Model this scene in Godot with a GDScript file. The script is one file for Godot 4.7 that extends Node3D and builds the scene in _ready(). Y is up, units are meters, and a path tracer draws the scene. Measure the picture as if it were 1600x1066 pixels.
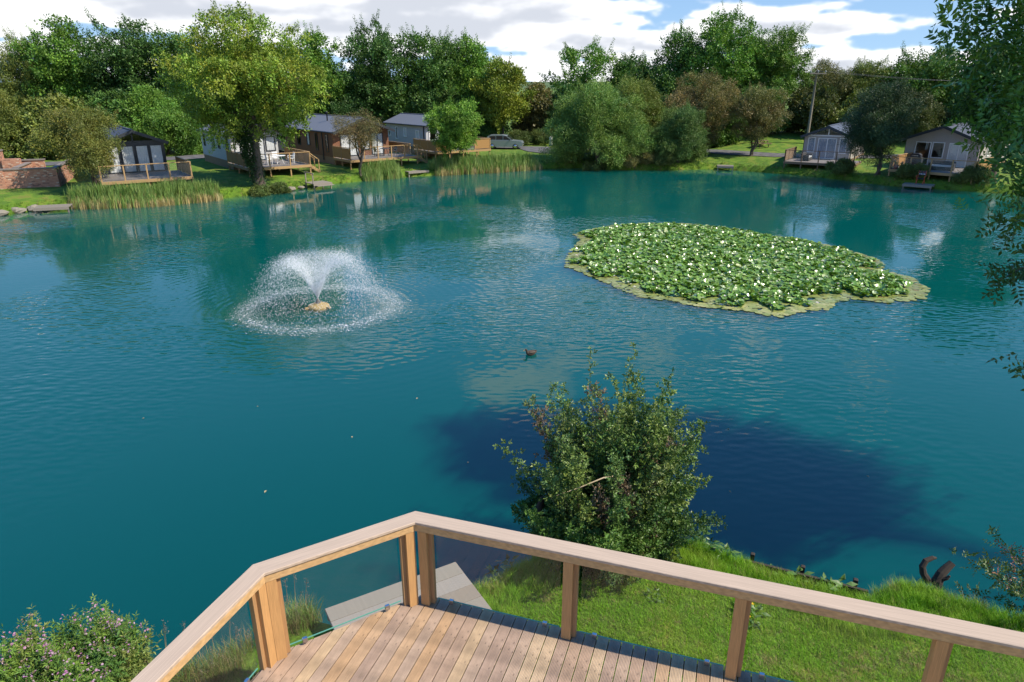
extends Node3D

const SUN_DIR := Vector3(0.635, 0.74, 0.205)   # towards the sun
const WATER_Y := 0.0
const DECK_Y := 2.55

var rng := RandomNumberGenerator.new()
var taken := {}
var mats := {}
var boxes := {}
var tex_grain: Texture2D
var tex_fine: Texture2D
var tex_blotch: Texture2D
var tex_soft: Texture2D
var tex_stain: Texture2D
var shore := PackedVector2Array()

# ------------------------------------------------------------------ helpers
func lin(r: float, g: float, b: float, a := 1.0) -> Color:
	var c := Color(r, g, b, a).linear_to_srgb()
	c.a = a
	return c

func grey_tex(seed_: int, freq: float, octaves: int, lo: float, hi: float, w: int, h: int, sx := 1, sy := 1) -> Texture2D:
	var n := FastNoiseLite.new()
	n.seed = seed_
	n.frequency = freq
	n.fractal_octaves = octaves
	n.noise_type = FastNoiseLite.TYPE_SIMPLEX_SMOOTH
	var im := n.get_seamless_image(w / sx, h / sy)
	im.convert(Image.FORMAT_L8)
	im.resize(w, h, Image.INTERPOLATE_CUBIC)
	var d := im.get_data()
	var o := PackedByteArray()
	o.resize(d.size() * 3)
	for i in d.size():
		var v := int(255.0 * (lo + (hi - lo) * d[i] / 255.0))
		o[i * 3] = v
		o[i * 3 + 1] = v
		o[i * 3 + 2] = v
	return ImageTexture.create_from_image(Image.create_from_data(w, h, false, Image.FORMAT_RGB8, o))

func ramp_tex(seed_: int, freq: float, octaves: int, size: int, ramp: Array) -> Texture2D:
	var n := FastNoiseLite.new()
	n.seed = seed_
	n.frequency = freq
	n.fractal_octaves = octaves
	var im := n.get_seamless_image(size, size)
	im.convert(Image.FORMAT_L8)
	var g := Gradient.new()
	var offs := PackedFloat32Array()
	var cols := PackedColorArray()
	for k in ramp.size():
		offs.append(float(ramp[k][0]))
		cols.append(ramp[k][1])
	g.offsets = offs
	g.colors = cols
	var lut := []
	for i in 256:
		lut.append(g.sample(i / 255.0))
	var d := im.get_data()
	var o := PackedByteArray()
	o.resize(d.size() * 3)
	for i in d.size():
		var c: Color = lut[d[i]]
		o[i * 3] = int(c.r * 255)
		o[i * 3 + 1] = int(c.g * 255)
		o[i * 3 + 2] = int(c.b * 255)
	return ImageTexture.create_from_image(Image.create_from_data(size, size, false, Image.FORMAT_RGB8, o))

func mat(c: Color, rough := 0.8, texture: Texture2D = null, scale := Vector3.ONE, world := false) -> StandardMaterial3D:
	var m := StandardMaterial3D.new()
	m.albedo_color = c
	m.roughness = rough
	if texture:
		m.albedo_texture = texture
		m.uv1_triplanar = true
		m.uv1_world_triplanar = world
		m.uv1_scale = scale
	return m

func leaf_mat(back: Color, rough := 0.5) -> StandardMaterial3D:
	var m := StandardMaterial3D.new()
	m.albedo_color = Color.WHITE
	m.vertex_color_use_as_albedo = true
	m.roughness = rough
	m.metallic_specular = 0.4
	m.backlight_enabled = true
	m.backlight = back
	return m

func numbered(called: String) -> String:
	if not taken.has(called):
		taken[called] = 0
		return called
	taken[called] += 1
	return "%s_%03d" % [called, taken[called]]

func tag(o: Node, label: String, category: String, group := "", kind := "") -> void:
	o.set_meta("label", label)
	o.set_meta("category", category)
	if group != "":
		o.set_meta("group", group)
	if kind != "":
		o.set_meta("kind", kind)

func thing(called: String, label: String, category: String, at := Vector3.ZERO, turn := 0.0, group := "") -> Node3D:
	var o := Node3D.new()
	o.name = numbered(called)
	add_child(o)
	o.position = at
	o.rotation.y = turn
	tag(o, label, category, group)
	return o

func part(parent: Node, called: String, m: Mesh, material: Material, at := Vector3.ZERO, turn := Vector3.ZERO) -> MeshInstance3D:
	var o := MeshInstance3D.new()
	o.name = called
	o.mesh = m
	o.material_override = material
	o.position = at
	o.rotation = turn
	parent.add_child(o, true)
	return o

func struct(called: String, m: Mesh, material: Material) -> MeshInstance3D:
	var o := part(self, numbered(called), m, material)
	o.set_meta("kind", "structure")
	return o

func fin(st: SurfaceTool, smooth := false) -> ArrayMesh:
	st.generate_normals()
	return st.commit()

func begin(smooth := false) -> SurfaceTool:
	var st := SurfaceTool.new()
	st.begin(Mesh.PRIMITIVE_TRIANGLES)
	st.set_smooth_group(0 if smooth else -1)
	return st

func quad(st: SurfaceTool, a: Vector3, b: Vector3, c: Vector3, d: Vector3) -> void:
	st.add_vertex(a); st.add_vertex(b); st.add_vertex(c)
	st.add_vertex(a); st.add_vertex(c); st.add_vertex(d)

func tri(st: SurfaceTool, a: Vector3, b: Vector3, c: Vector3) -> void:
	st.add_vertex(a); st.add_vertex(b); st.add_vertex(c)

# chamfered box of that size, centred
func box(size: Vector3, ch := 0.006) -> Mesh:
	var key := [size, ch]
	if boxes.has(key):
		return boxes[key]
	var h := size / 2
	ch = minf(ch, minf(h.x, minf(h.y, h.z)) * 0.4)
	var st := begin()
	var prof := PackedVector2Array([Vector2(h.x - ch, -h.y), Vector2(h.x, -h.y + ch), Vector2(h.x, h.y - ch), Vector2(h.x - ch, h.y), Vector2(-h.x + ch, h.y), Vector2(-h.x, h.y - ch), Vector2(-h.x, -h.y + ch), Vector2(-h.x + ch, -h.y)])
	extrude_into(st, prof, Vector3(0, 0, -h.z), Vector3(0, 0, h.z), Vector3.UP, Vector3(0, 0, 1), Vector3(0, 0, 1))
	boxes[key] = fin(st)
	return boxes[key]

# profile (x across, y up) swept from a to b; ends are cut by planes with normals na, nb
func extrude_into(st: SurfaceTool, prof: PackedVector2Array, a: Vector3, b: Vector3, up: Vector3, na: Vector3, nb: Vector3) -> void:
	var d := (b - a).normalized()
	var side := d.cross(up).normalized()
	var u := side.cross(d).normalized()
	var n := prof.size()
	var ra := PackedVector3Array()
	var rb := PackedVector3Array()
	for p in prof:
		var off: Vector3 = side * p.x + u * p.y
		var pa: Vector3 = a + off
		var pb: Vector3 = b + off
		ra.append(pa + d * ((a - pa).dot(na) / d.dot(na)))
		rb.append(pb + d * ((b - pb).dot(nb) / d.dot(nb)))
	for i in n:
		var j := (i + 1) % n
		quad(st, ra[i], rb[i], rb[j], ra[j])
	var tris := Geometry2D.triangulate_polygon(prof)
	for k in range(0, tris.size(), 3):
		tri(st, ra[tris[k]], ra[tris[k + 1]], ra[tris[k + 2]])
		tri(st, rb[tris[k]], rb[tris[k + 2]], rb[tris[k + 1]])

func rect(w: float, h: float, ch := 0.006) -> PackedVector2Array:
	var x := w / 2
	var y := h / 2
	return PackedVector2Array([Vector2(x - ch, -y), Vector2(x, -y + ch), Vector2(x, y - ch), Vector2(x - ch, y), Vector2(-x + ch, y), Vector2(-x, y - ch), Vector2(-x, -y + ch), Vector2(-x + ch, -y)])

func beam(a: Vector3, b: Vector3, w: float, h: float, na := Vector3.ZERO, nb := Vector3.ZERO, ch := 0.006, up := Vector3.UP) -> Mesh:
	var d := (b - a).normalized()
	var st := begin()
	extrude_into(st, rect(w, h, ch), a, b, up, d if na == Vector3.ZERO else na, d if nb == Vector3.ZERO else nb)
	return fin(st)

# polygon in x,y extruded along z from z0 to z1
func prism(poly: PackedVector2Array, z0: float, z1: float) -> Mesh:
	var st := begin()
	extrude_into(st, poly, Vector3(0, 0, z0), Vector3(0, 0, z1), Vector3.UP, Vector3(0, 0, 1), Vector3(0, 0, 1))
	return fin(st)

func tube_into(st: SurfaceTool, path: PackedVector3Array, radii: PackedFloat32Array, sides := 7) -> void:
	var prev := []
	var ref := Vector3(0.31, 0.17, 0.93).normalized()
	for i in path.size():
		var d: Vector3 = (path[mini(i + 1, path.size() - 1)] - path[maxi(i - 1, 0)]).normalized()
		var s := d.cross(ref)
		if s.length() < 0.15:
			s = d.cross(Vector3(0.9, 0.3, -0.2))
		s = s.normalized()
		var t := d.cross(s)
		var ring := []
		for k in sides:
			var a := TAU * k / sides
			ring.append(path[i] + (s * cos(a) + t * sin(a)) * radii[i])
		if i > 0:
			for k in sides:
				var j := (k + 1) % sides
				quad(st, prev[k], ring[k], ring[j], prev[j])
		prev = ring
	for k in range(1, sides - 1):
		tri(st, prev[0], prev[k], prev[k + 1])

func tube(path: PackedVector3Array, radii: PackedFloat32Array, sides := 7, smooth := true) -> Mesh:
	var st := begin(smooth)
	tube_into(st, path, radii, sides)
	return fin(st)

func lathe(prof: PackedVector2Array, sides := 16) -> Mesh:
	var st := begin(true)
	for i in prof.size() - 1:
		for k in sides:
			var a := TAU * k / sides
			var b := TAU * (k + 1) / sides
			var p := prof[i]
			var q := prof[i + 1]
			quad(st, Vector3(p.x * cos(a), p.y, p.x * sin(a)), Vector3(q.x * cos(a), q.y, q.x * sin(a)), Vector3(q.x * cos(b), q.y, q.x * sin(b)), Vector3(p.x * cos(b), p.y, p.x * sin(b)))
	return fin(st)

func r(a: float, b: float) -> float:
	return rng.randf_range(a, b)

func rdir() -> Vector3:
	var z := r(-1, 1)
	var a := r(0, TAU)
	var s := sqrt(1 - z * z)
	return Vector3(s * cos(a), z, s * sin(a))

func rbasis(s: float) -> Basis:
	return Basis(rdir(), r(0, TAU)).scaled(Vector3(s, s, s))

# ------------------------------------------------------------------ leaves
# folded leaf: four triangles
func leaf_into(st: SurfaceTool, at: Vector3, d: Vector3, n: Vector3, l: float, w: float) -> void:
	var s := d.cross(n).normalized()
	n = s.cross(d).normalized()
	var tip := at + d * l - n * l * 0.12
	var mid := at + d * l * 0.45
	var a := mid + s * w / 2 + n * w * 0.18
	var b := mid - s * w / 2 + n * w * 0.18
	tri(st, at, a, mid); tri(st, at, mid, b)
	tri(st, a, tip, mid); tri(st, mid, tip, b)

func leaf2_into(st: SurfaceTool, at: Vector3, d: Vector3, n: Vector3, l: float, w: float) -> void:
	var s := d.cross(n).normalized()
	var mid := at + d * l * 0.5
	quad(st, at, mid + s * w / 2, at + d * l, mid - s * w / 2)

# a clump of leaves of about radius 1
func clump(count: int, l: float, w: float, seed_: int, droop := 0.0, four := false) -> Mesh:
	rng.seed = seed_
	var st := begin()
	for i in count:
		var p := rdir() * pow(rng.randf(), 0.45)
		var d := (rdir() + p * 0.8 + Vector3.DOWN * droop).normalized()
		var n := (rdir() + Vector3.UP * 0.7).normalized()
		var k := r(0.7, 1.25)
		if four:
			leaf_into(st, p, d, n, l * k, w * k)
		else:
			leaf2_into(st, p, d, n, l * k, w * k)
	st.set_smooth_group(-1)
	return fin(st)

# a twig of leaves along +y, about 1 long
func sprig(pairs: int, l: float, w: float, seed_: int, spread := 1.0) -> Mesh:
	rng.seed = seed_
	var st := begin()
	for i in pairs:
		var y := (i + 0.4) / pairs
		for s in [-1, 1]:
			var a := r(0, TAU) if spread > 1.0 else r(-0.5, 0.5)
			var out := Vector3(cos(a) * s, r(0.2, 0.7), sin(a) * s).normalized()
			leaf_into(st, Vector3(r(-0.03, 0.03), y + r(-0.05, 0.05), r(-0.03, 0.03)), out, (Vector3.UP * 0.6 + rdir() * 0.7 + Vector3(0, 0, 1)).normalized(), l * r(0.75, 1.2), w * r(0.8, 1.15))
	leaf_into(st, Vector3(0, 0.95, 0), Vector3.UP, Vector3(0.1, 0.2, 1), l, w)
	return fin(st)

func scatter(parent: Node, called: String, m: Mesh, material: Material, xf: Array, cols: PackedColorArray) -> MultiMeshInstance3D:
	var mm := MultiMesh.new()
	mm.transform_format = MultiMesh.TRANSFORM_3D
	mm.use_colors = true
	mm.mesh = m
	mm.instance_count = xf.size()
	for i in xf.size():
		mm.set_instance_transform(i, xf[i])
		mm.set_instance_color(i, cols[i])
	var o := MultiMeshInstance3D.new()
	o.name = called
	o.multimesh = mm
	o.material_override = material
	o.set_meta("kind", "stuff")
	parent.add_child(o, true)
	return o

func jitter(c: Color, amount: float) -> Color:
	var k := 1.0 + r(-amount, amount)
	var w := r(-amount, amount) * 0.45
	return Color(c.r * k * (1 + w), c.g * k, c.b * k * (1 - w))

# ------------------------------------------------------------------ trees
var clumps := {}

# spec: h height, rx crown half width, cb crown bottom (share of h), trunk radius tr, col, col2, leaf kind, size of clumps cs, n blobs, per clumps per blob, lean
func tree(called: String, label: String, cat: String, at: Vector3, s: Dictionary, group := "") -> Node3D:
	rng.seed = s.seed
	var t := thing(called, label, cat, at, 0.0, group)
	var h: float = s.h
	var rx: float = s.rx
	var rz: float = s.get("rz", rx)
	var cb: float = s.get("cb", 0.2) * h
	var lean: Vector3 = s.get("lean", Vector3.ZERO)
	var bark: Material = mats.bark
	var ry := (h - cb) / 2
	var cc := Vector3(0, cb + ry, 0) + lean
	var tr: float = s.get("tr", 0.22)
	var blobs := []
	var n: int = s.get("n", 40)
	for i in n:
		var d := rdir()
		var rad := pow(rng.randf(), 0.5) * 0.86
		var p := Vector3(d.x * rx, d.y * ry, d.z * rz) * rad
		# crowns: wider below the middle, rounded on top
		var low := clampf(-p.y / ry, 0, 1)
		p.x *= 1.0 - low * float(s.get("taper", 0.35))
		p.z *= 1.0 - low * float(s.get("taper", 0.35))
		var br := float(s.get("br", 0.3)) * minf(rx, ry) * r(0.5, 1.4)
		blobs.append([cc + p, br])
	for i in int(s.get("base", 0)):
		var a := r(0, TAU)
		var q := r(0.55, 0.98)
		blobs.append([Vector3(cos(a) * rx * q, r(0.05, 0.3) * h, sin(a) * rz * q), 0.26 * minf(rx, ry) * r(0.8, 1.3)])
	# trunk and limbs
	var stems: int = s.get("stems", 1)
	var sh: float = s.get("trunk_h", 0.62) * h
	for k in stems:
		var path := PackedVector3Array()
		var rad := PackedFloat32Array()
		var out := Vector3(r(-1, 1), 0, r(-1, 1)) * (0.25 * rx if stems > 1 else 0.08 * rx) + lean * 0.8
		for i in 7:
			var f := i / 6.0
			path.append(Vector3(0, -0.15, 0) + out * f + Vector3(r(-1, 1) * 0.06 * f * rx * 0.4, sh * f, r(-1, 1) * 0.06 * f * rx * 0.4) + (Vector3(r(-0.25, 0.25), 0, r(-0.25, 0.25)) if stems > 1 else Vector3.ZERO))
			rad.append(tr * (1.25 - 0.3 * minf(1, f * 6)) * (1 - 0.8 * f))
		part(t, "trunk", tube(path, rad, 8), bark)
		var limbs: int = s.get("limbs", 6) / stems
		for j in limbs:
			var b = blobs[rng.randi() % blobs.size()]
			var f0 := r(0.35, 0.95)
			var i0 := int(f0 * 6)
			var p0 := path[i0].lerp(path[mini(i0 + 1, 6)], f0 * 6 - i0)
			var r0 := rad[i0] * 0.55
			var lp := PackedVector3Array()
			var lr := PackedFloat32Array()
			for i in 6:
				var f := i / 5.0
				lp.append(p0.lerp(b[0], f) + Vector3(r(-0.12, 0.12), sin(f * PI) * 0.12 * rx, r(-0.12, 0.12)) * (1 if i > 0 else 0))
				lr.append(maxf(r0 * (1 - 0.85 * f), 0.018))
			part(t, "branch", tube(lp, lr, 5), bark)
	# foliage
	var xf := []
	var cols := PackedColorArray()
	var per: int = s.get("per", 70)
	var cs: float = s.get("cs", 0.42)
	var col: Color = s.col * 1.15
	var col2: Color = s.get("col2", s.col) * 1.15
	for b in blobs:
		# each spray of leaves takes a tone between the species' two leaf colours by chance
		var base: Color = jitter(col.lerp(col2, rng.randf()), 0.2)
		var cnt := int(per * clampf(pow(b[1] / (0.3 * minf(rx, ry)), 2.0), 0.3, 1.6))
		for i in cnt:
			var d := rdir()
			if d.y < -0.3 and rng.randf() < 0.5:
				d.y = -d.y
			var p: Vector3 = b[0] + d * b[1] * (0.55 + 0.5 * sqrt(rng.randf())) * Vector3(1.15, 0.85, 1.15)
			if rng.randf() < 0.06:
				p += d * b[1] * 0.35
			if p.y < 0.1:
				continue
			var k := cs * r(0.7, 1.25)
			xf.append(Transform3D(rbasis(k), p))
			cols.append(jitter(base, 0.3))
	# twigs that stand out of the crown
	for i in int(s.get("twigs", n * 0.7)):
		var b = blobs[rng.randi() % blobs.size()]
		var d: Vector3 = ((b[0] - cc).normalized() + rdir() * 0.5 + Vector3.UP * 0.45).normalized()
		var base := jitter(col.lerp(col2, rng.randf()), 0.2)
		var ln := float(s.get("twig", 0.3)) * rx * r(0.5, 1.2)
		for k in 9:
			var f := k / 8.0
			var p: Vector3 = b[0] + d * (b[1] * 0.8 + ln * f) + rdir() * 0.12 * cs
			if p.y > 0.15:
				xf.append(Transform3D(rbasis(cs * (0.85 - 0.45 * f)), p))
				cols.append(jitter(base, 0.25))
	scatter(t, "crown", clumps[s.leaf], mats[s.get("lm", "leaf")], xf, cols)
	return t

# ------------------------------------------------------------------ terrain
func shore_distance(p: Vector2) -> float:
	var best := 1e9
	var n := shore.size()
	for i in n:
		var a := shore[i]
		var b := shore[(i + 1) % n]
		var ab := b - a
		var f := clampf((p - a).dot(ab) / ab.length_squared(), 0, 1)
		best = minf(best, (a + ab * f - p).length_squared())
	best = sqrt(best)
	return -best if Geometry2D.is_point_in_polygon(p, shore) else best

var ground_noise := FastNoiseLite.new()

func ground_h(x: float, z: float) -> float:
	var p := Vector2(x, z)
	var far := maxf(absf(x) - 70, maxf(-z - 110, z - 20))
	var d := 30.0 if far > 0 else shore_distance(p)
	var wob := ground_noise.get_noise_2d(x * 6, z * 6) * 0.25
	d += wob * clampf(1.0 - absf(d), 0, 1)
	var y: float
	if d < 0:
		y = maxf(-2.7, -0.12 + d * 1.3)
	else:
		y = -0.12 + 0.62 * smoothstep(0.0, 0.55, d) + 0.4 * smoothstep(0.4, 4.5, d)
	y += ground_noise.get_noise_2d(x * 1.5, z * 1.5) * 0.09 * clampf(d, 0, 1)
	y += 1.6 * smoothstep(22, 34, x) * smoothstep(-79, -92, z)
	return y

func steps(stops: Array) -> PackedFloat32Array:
	var o := PackedFloat32Array()
	for k in stops.size() - 1:
		var a: float = stops[k][0]
		var b: float = stops[k + 1][0]
		var n := maxi(1, int(round(absf(b - a) / float(stops[k][1]))))
		for i in n:
			o.append(lerpf(a, b, float(i) / n))
	o.append(stops[-1][0])
	return o

func make_ground() -> void:
	var xs := steps([[-4000, 1400], [-1200, 350], [-150, 20], [-70, 1.0], [-12, 0.25], [14, 0.8], [70, 20], [150, 350], [1200, 1400], [4000, 1]])
	var zs := steps([[1500, 500], [60, 10], [20, 1.5], [0, 0.25], [-13, 1.0], [-40, 0.6], [-95, 3], [-125, 25], [-200, 300], [-1400, 1300], [-5000, 1]])
	var v := PackedVector3Array()
	var idx := PackedInt32Array()
	for z in zs:
		for x in xs:
			v.append(Vector3(x, ground_h(x, z), z))
	var w := xs.size()
	for j in zs.size() - 1:
		for i in w - 1:
			var a := j * w + i
			idx.append_array(PackedInt32Array([a, a + w, a + 1, a + 1, a + w, a + w + 1]))
	var nrm := PackedVector3Array()
	nrm.resize(v.size())
	for k in range(0, idx.size(), 3):
		var c := (v[idx[k + 2]] - v[idx[k]]).cross(v[idx[k + 1]] - v[idx[k]])
		if c.y < 0:
			c = -c
		for q in 3:
			nrm[idx[k + q]] += c.normalized()
	for k in nrm.size():
		nrm[k] = nrm[k].normalized()
	var arr := []
	arr.resize(Mesh.ARRAY_MAX)
	arr[Mesh.ARRAY_VERTEX] = v
	arr[Mesh.ARRAY_NORMAL] = nrm
	arr[Mesh.ARRAY_INDEX] = idx
	var am := ArrayMesh.new()
	am.add_surface_from_arrays(Mesh.PRIMITIVE_TRIANGLES, arr)
	var turf := ramp_tex(5, 0.012, 5, 512, [[0.25, Color(0.36, 0.50, 0.09)], [0.5, Color(0.42, 0.58, 0.09)], [0.62, Color(0.50, 0.62, 0.13)], [0.8, Color(0.56, 0.58, 0.22)]])
	var m := mat(Color.WHITE, 0.95, turf, Vector3(0.13, 0.13, 0.13), true)
	m.detail_enabled = true
	m.detail_blend_mode = BaseMaterial3D.BLEND_MODE_MUL
	m.detail_uv_layer = BaseMaterial3D.DETAIL_UV_2
	m.uv2_triplanar = true
	m.uv2_world_triplanar = true
	m.uv2_scale = Vector3(1.7, 1.7, 1.7)
	m.detail_albedo = grey_tex(9, 0.03, 4, 0.55, 1.0, 256, 256)
	struct("ground", am, m)

# ------------------------------------------------------------------ water
func make_water() -> void:
	var n := 2048
	var span := 92.0
	var a := FastNoiseLite.new()
	a.seed = 21
	a.noise_type = FastNoiseLite.TYPE_SIMPLEX_SMOOTH
	a.fractal_type = FastNoiseLite.FRACTAL_NONE
	a.frequency = 0.18
	var ia := a.get_image(n / 2, n, false, false, false)
	ia.convert(Image.FORMAT_L8)
	ia.resize(n, n, Image.INTERPOLATE_CUBIC)
	a.seed = 22
	a.frequency = 0.06
	var ib := a.get_image(n / 2, n, false, false, false)
	ib.convert(Image.FORMAT_L8)
	ib.resize(n, n, Image.INTERPOLATE_CUBIC)
	a.seed = 23
	a.frequency = 0.012
	a.fractal_type = FastNoiseLite.FRACTAL_FBM
	a.fractal_octaves = 3
	var ic := a.get_image(n / 4, n / 4, false, false, true)
	ic.convert(Image.FORMAT_L8)
	ic.resize(n, n, Image.INTERPOLATE_BILINEAR)
	var da := ia.get_data()
	var db := ib.get_data()
	var dc := ic.get_data()
	var hts := PackedFloat32Array()
	hts.resize(n * n)
	var cell := span / n
	for j in n:
		var z := -80.0 + j * cell
		# near the camera's shore the water lies in the lee and is calm
		var lee := 0.22 + 0.78 * smoothstep(-11.0, -19.0, z)
		for i in n:
			var k := j * n + i
			var gust := 0.11 + 0.95 * smoothstep(95.0, 190.0, float(dc[k]))
			hts[k] = (da[k] * 0.55 + db[k] * 0.42) * gust * lee
	# rings running out from the fountain
	for j in n:
		var z := -80.0 + j * cell + 25.3
		if absf(z) > 11.0:
			continue
		for i in range(int((46.0 - 18.5) / cell), int((46.0 + 3.5) / cell)):
			var x := -46.0 + i * cell + 7.5
			var d := sqrt(x * x + z * z)
			if d > 1.0 and d < 11.0:
				hts[j * n + i] += sin(d * 17.0 + dc[j * n + i] * 0.05) * 13.0 * (1.0 - absf(d - 4.5) / 6.5 if d > 4.5 else 0.5 + d * 0.11)
	var im := Image.create_from_data(n, n, false, Image.FORMAT_RF, hts.to_byte_array())
	im.bump_map_to_normal_map(0.02)
	var m := StandardMaterial3D.new()
	m.transparency = BaseMaterial3D.TRANSPARENCY_ALPHA
	m.albedo_color = Color(0.0, 0.3, 0.35, 0.0)
	m.roughness = 0.03
	m.metallic_specular = 0.5
	m.normal_enabled = true
	m.normal_texture = ImageTexture.create_from_image(im)
	m.normal_scale = 0.115
	var st := begin()
	var x0 := -46.0 * 2
	var x1 := 46.0 * 2
	for q in [[x0, -80.0 - 12], [x1, -80.0 - 12], [x1, 12.0], [x0, -80.0 - 12], [x1, 12.0], [x0, 12.0]]:
		st.set_uv(Vector2((q[0] + 46.0) / span, (q[1] + 80.0) / span))
		st.add_vertex(Vector3(q[0], WATER_Y, q[1]))
	struct("water", fin(st), m)
	# the dyed, cloudy water under the surface
	var body := FogVolume.new()
	body.name = "water_body"
	body.shape = RenderingServer.FOG_VOLUME_SHAPE_BOX
	body.size = Vector3(180, 2.79, 100)
	body.position = Vector3(0, -1.4, -40)
	var murk := FogMaterial.new()
	murk.density = 1.5
	murk.albedo = lin(0.0, 0.31, 0.28)
	body.material = murk
	body.set_meta("kind", "structure")
	add_child(body)

# ------------------------------------------------------------------ sky
func make_sky() -> Sky:
	var w := 3072
	var h := 1536
	var n := FastNoiseLite.new()
	n.seed = 14
	n.frequency = 0.55
	n.fractal_octaves = 7
	n.fractal_gain = 0.54
	var n2 := FastNoiseLite.new()
	n2.seed = 31
	n2.frequency = 0.16
	n2.fractal_octaves = 2
	var im := Image.create(w, h, false, Image.FORMAT_RGBF)
	var o := PackedFloat32Array()
	o.resize(w * h * 3)
	for j in h:
		var up := PI * (0.5 - (j + 0.5) / h)
		var y := sin(up)
		var e := clampf(y, 0, 1)
		var blue := Color(0.05, 0.21, 0.56).lerp(Color(0.40, 0.60, 0.80), pow(1 - e, 4.0))
		for i in w:
			var k := (j * w + i) * 3
			var c := blue
			if y > -0.01:
				var az := TAU * (i + 0.5) / w
				var s := 1.0 / (e + 0.16)
				var px := cos(az) * cos(up) * s * 1.6
				var pz := sin(az) * cos(up) * s * 1.6
				var v := n.get_noise_3d(px, e * 4.0, pz) + n2.get_noise_2d(px + 40, pz) * 0.5
				var cov := smoothstep(0.0, 0.13, v - 1.9 * e + 0.30)
				var thick := smoothstep(0.08, 0.55, v + 0.06)
				var cc := Color(1.0, 1.0, 1.01).lerp(Color(0.42, 0.46, 0.54), thick * 0.8)
				c = blue.lerp(cc, cov)
			o[k] = c.r
			o[k + 1] = c.g
			o[k + 2] = c.b
	im = Image.create_from_data(w, h, false, Image.FORMAT_RGBF, o.to_byte_array())
	var pm := PanoramaSkyMaterial.new()
	pm.panorama = ImageTexture.create_from_image(im)
	var sky := Sky.new()
	sky.sky_material = pm
	return sky

func _ready() -> void:
	var cam := Camera3D.new()
	cam.name = "camera"
	add_child(cam)
	cam.position = Vector3(0, 8, 0)
	cam.rotation_degrees = Vector3(-20.4, 0, 0)
	cam.fov = 53.05
	cam.near = 0.1
	cam.far = 9000
	cam.current = true
	var env := Environment.new()
	env.background_mode = Environment.BG_SKY
	env.sky = make_sky()
	env.background_energy_multiplier = 1.0
	env.tonemap_mode = Environment.TONE_MAPPER_LINEAR
	env.tonemap_exposure = 1.32
	env.sdfgi_enabled = true
	env.ssao_enabled = true
	env.ssil_enabled = true
	env.volumetric_fog_enabled = true
	env.volumetric_fog_density = 0.0
	var we := WorldEnvironment.new()
	we.name = "environment"
	we.environment = env
	add_child(we)
	var sun := DirectionalLight3D.new()
	sun.name = "sun"
	sun.light_energy = 1.6
	sun.light_color = Color(1.0, 0.96, 0.88)
	sun.light_angular_distance = 0.53
	sun.shadow_enabled = true
	add_child(sun)
	sun.look_at_from_position(SUN_DIR * 50, Vector3.ZERO, Vector3.UP)
	print("sky done ", Time.get_ticks_msec())
	make_materials()
	make_shore()
	make_ground()
	print("ground ", Time.get_ticks_msec())
	make_water()
	print("water ", Time.get_ticks_msec())
	make_roads()
	make_hills()
	make_near_deck()
	make_lodges()
	make_trees()
	print("trees ", Time.get_ticks_msec())
	make_lilies()
	make_fountain()
	make_near_plants()
	make_reeds()
	make_small_things()
	print("all ", Time.get_ticks_msec())

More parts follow.
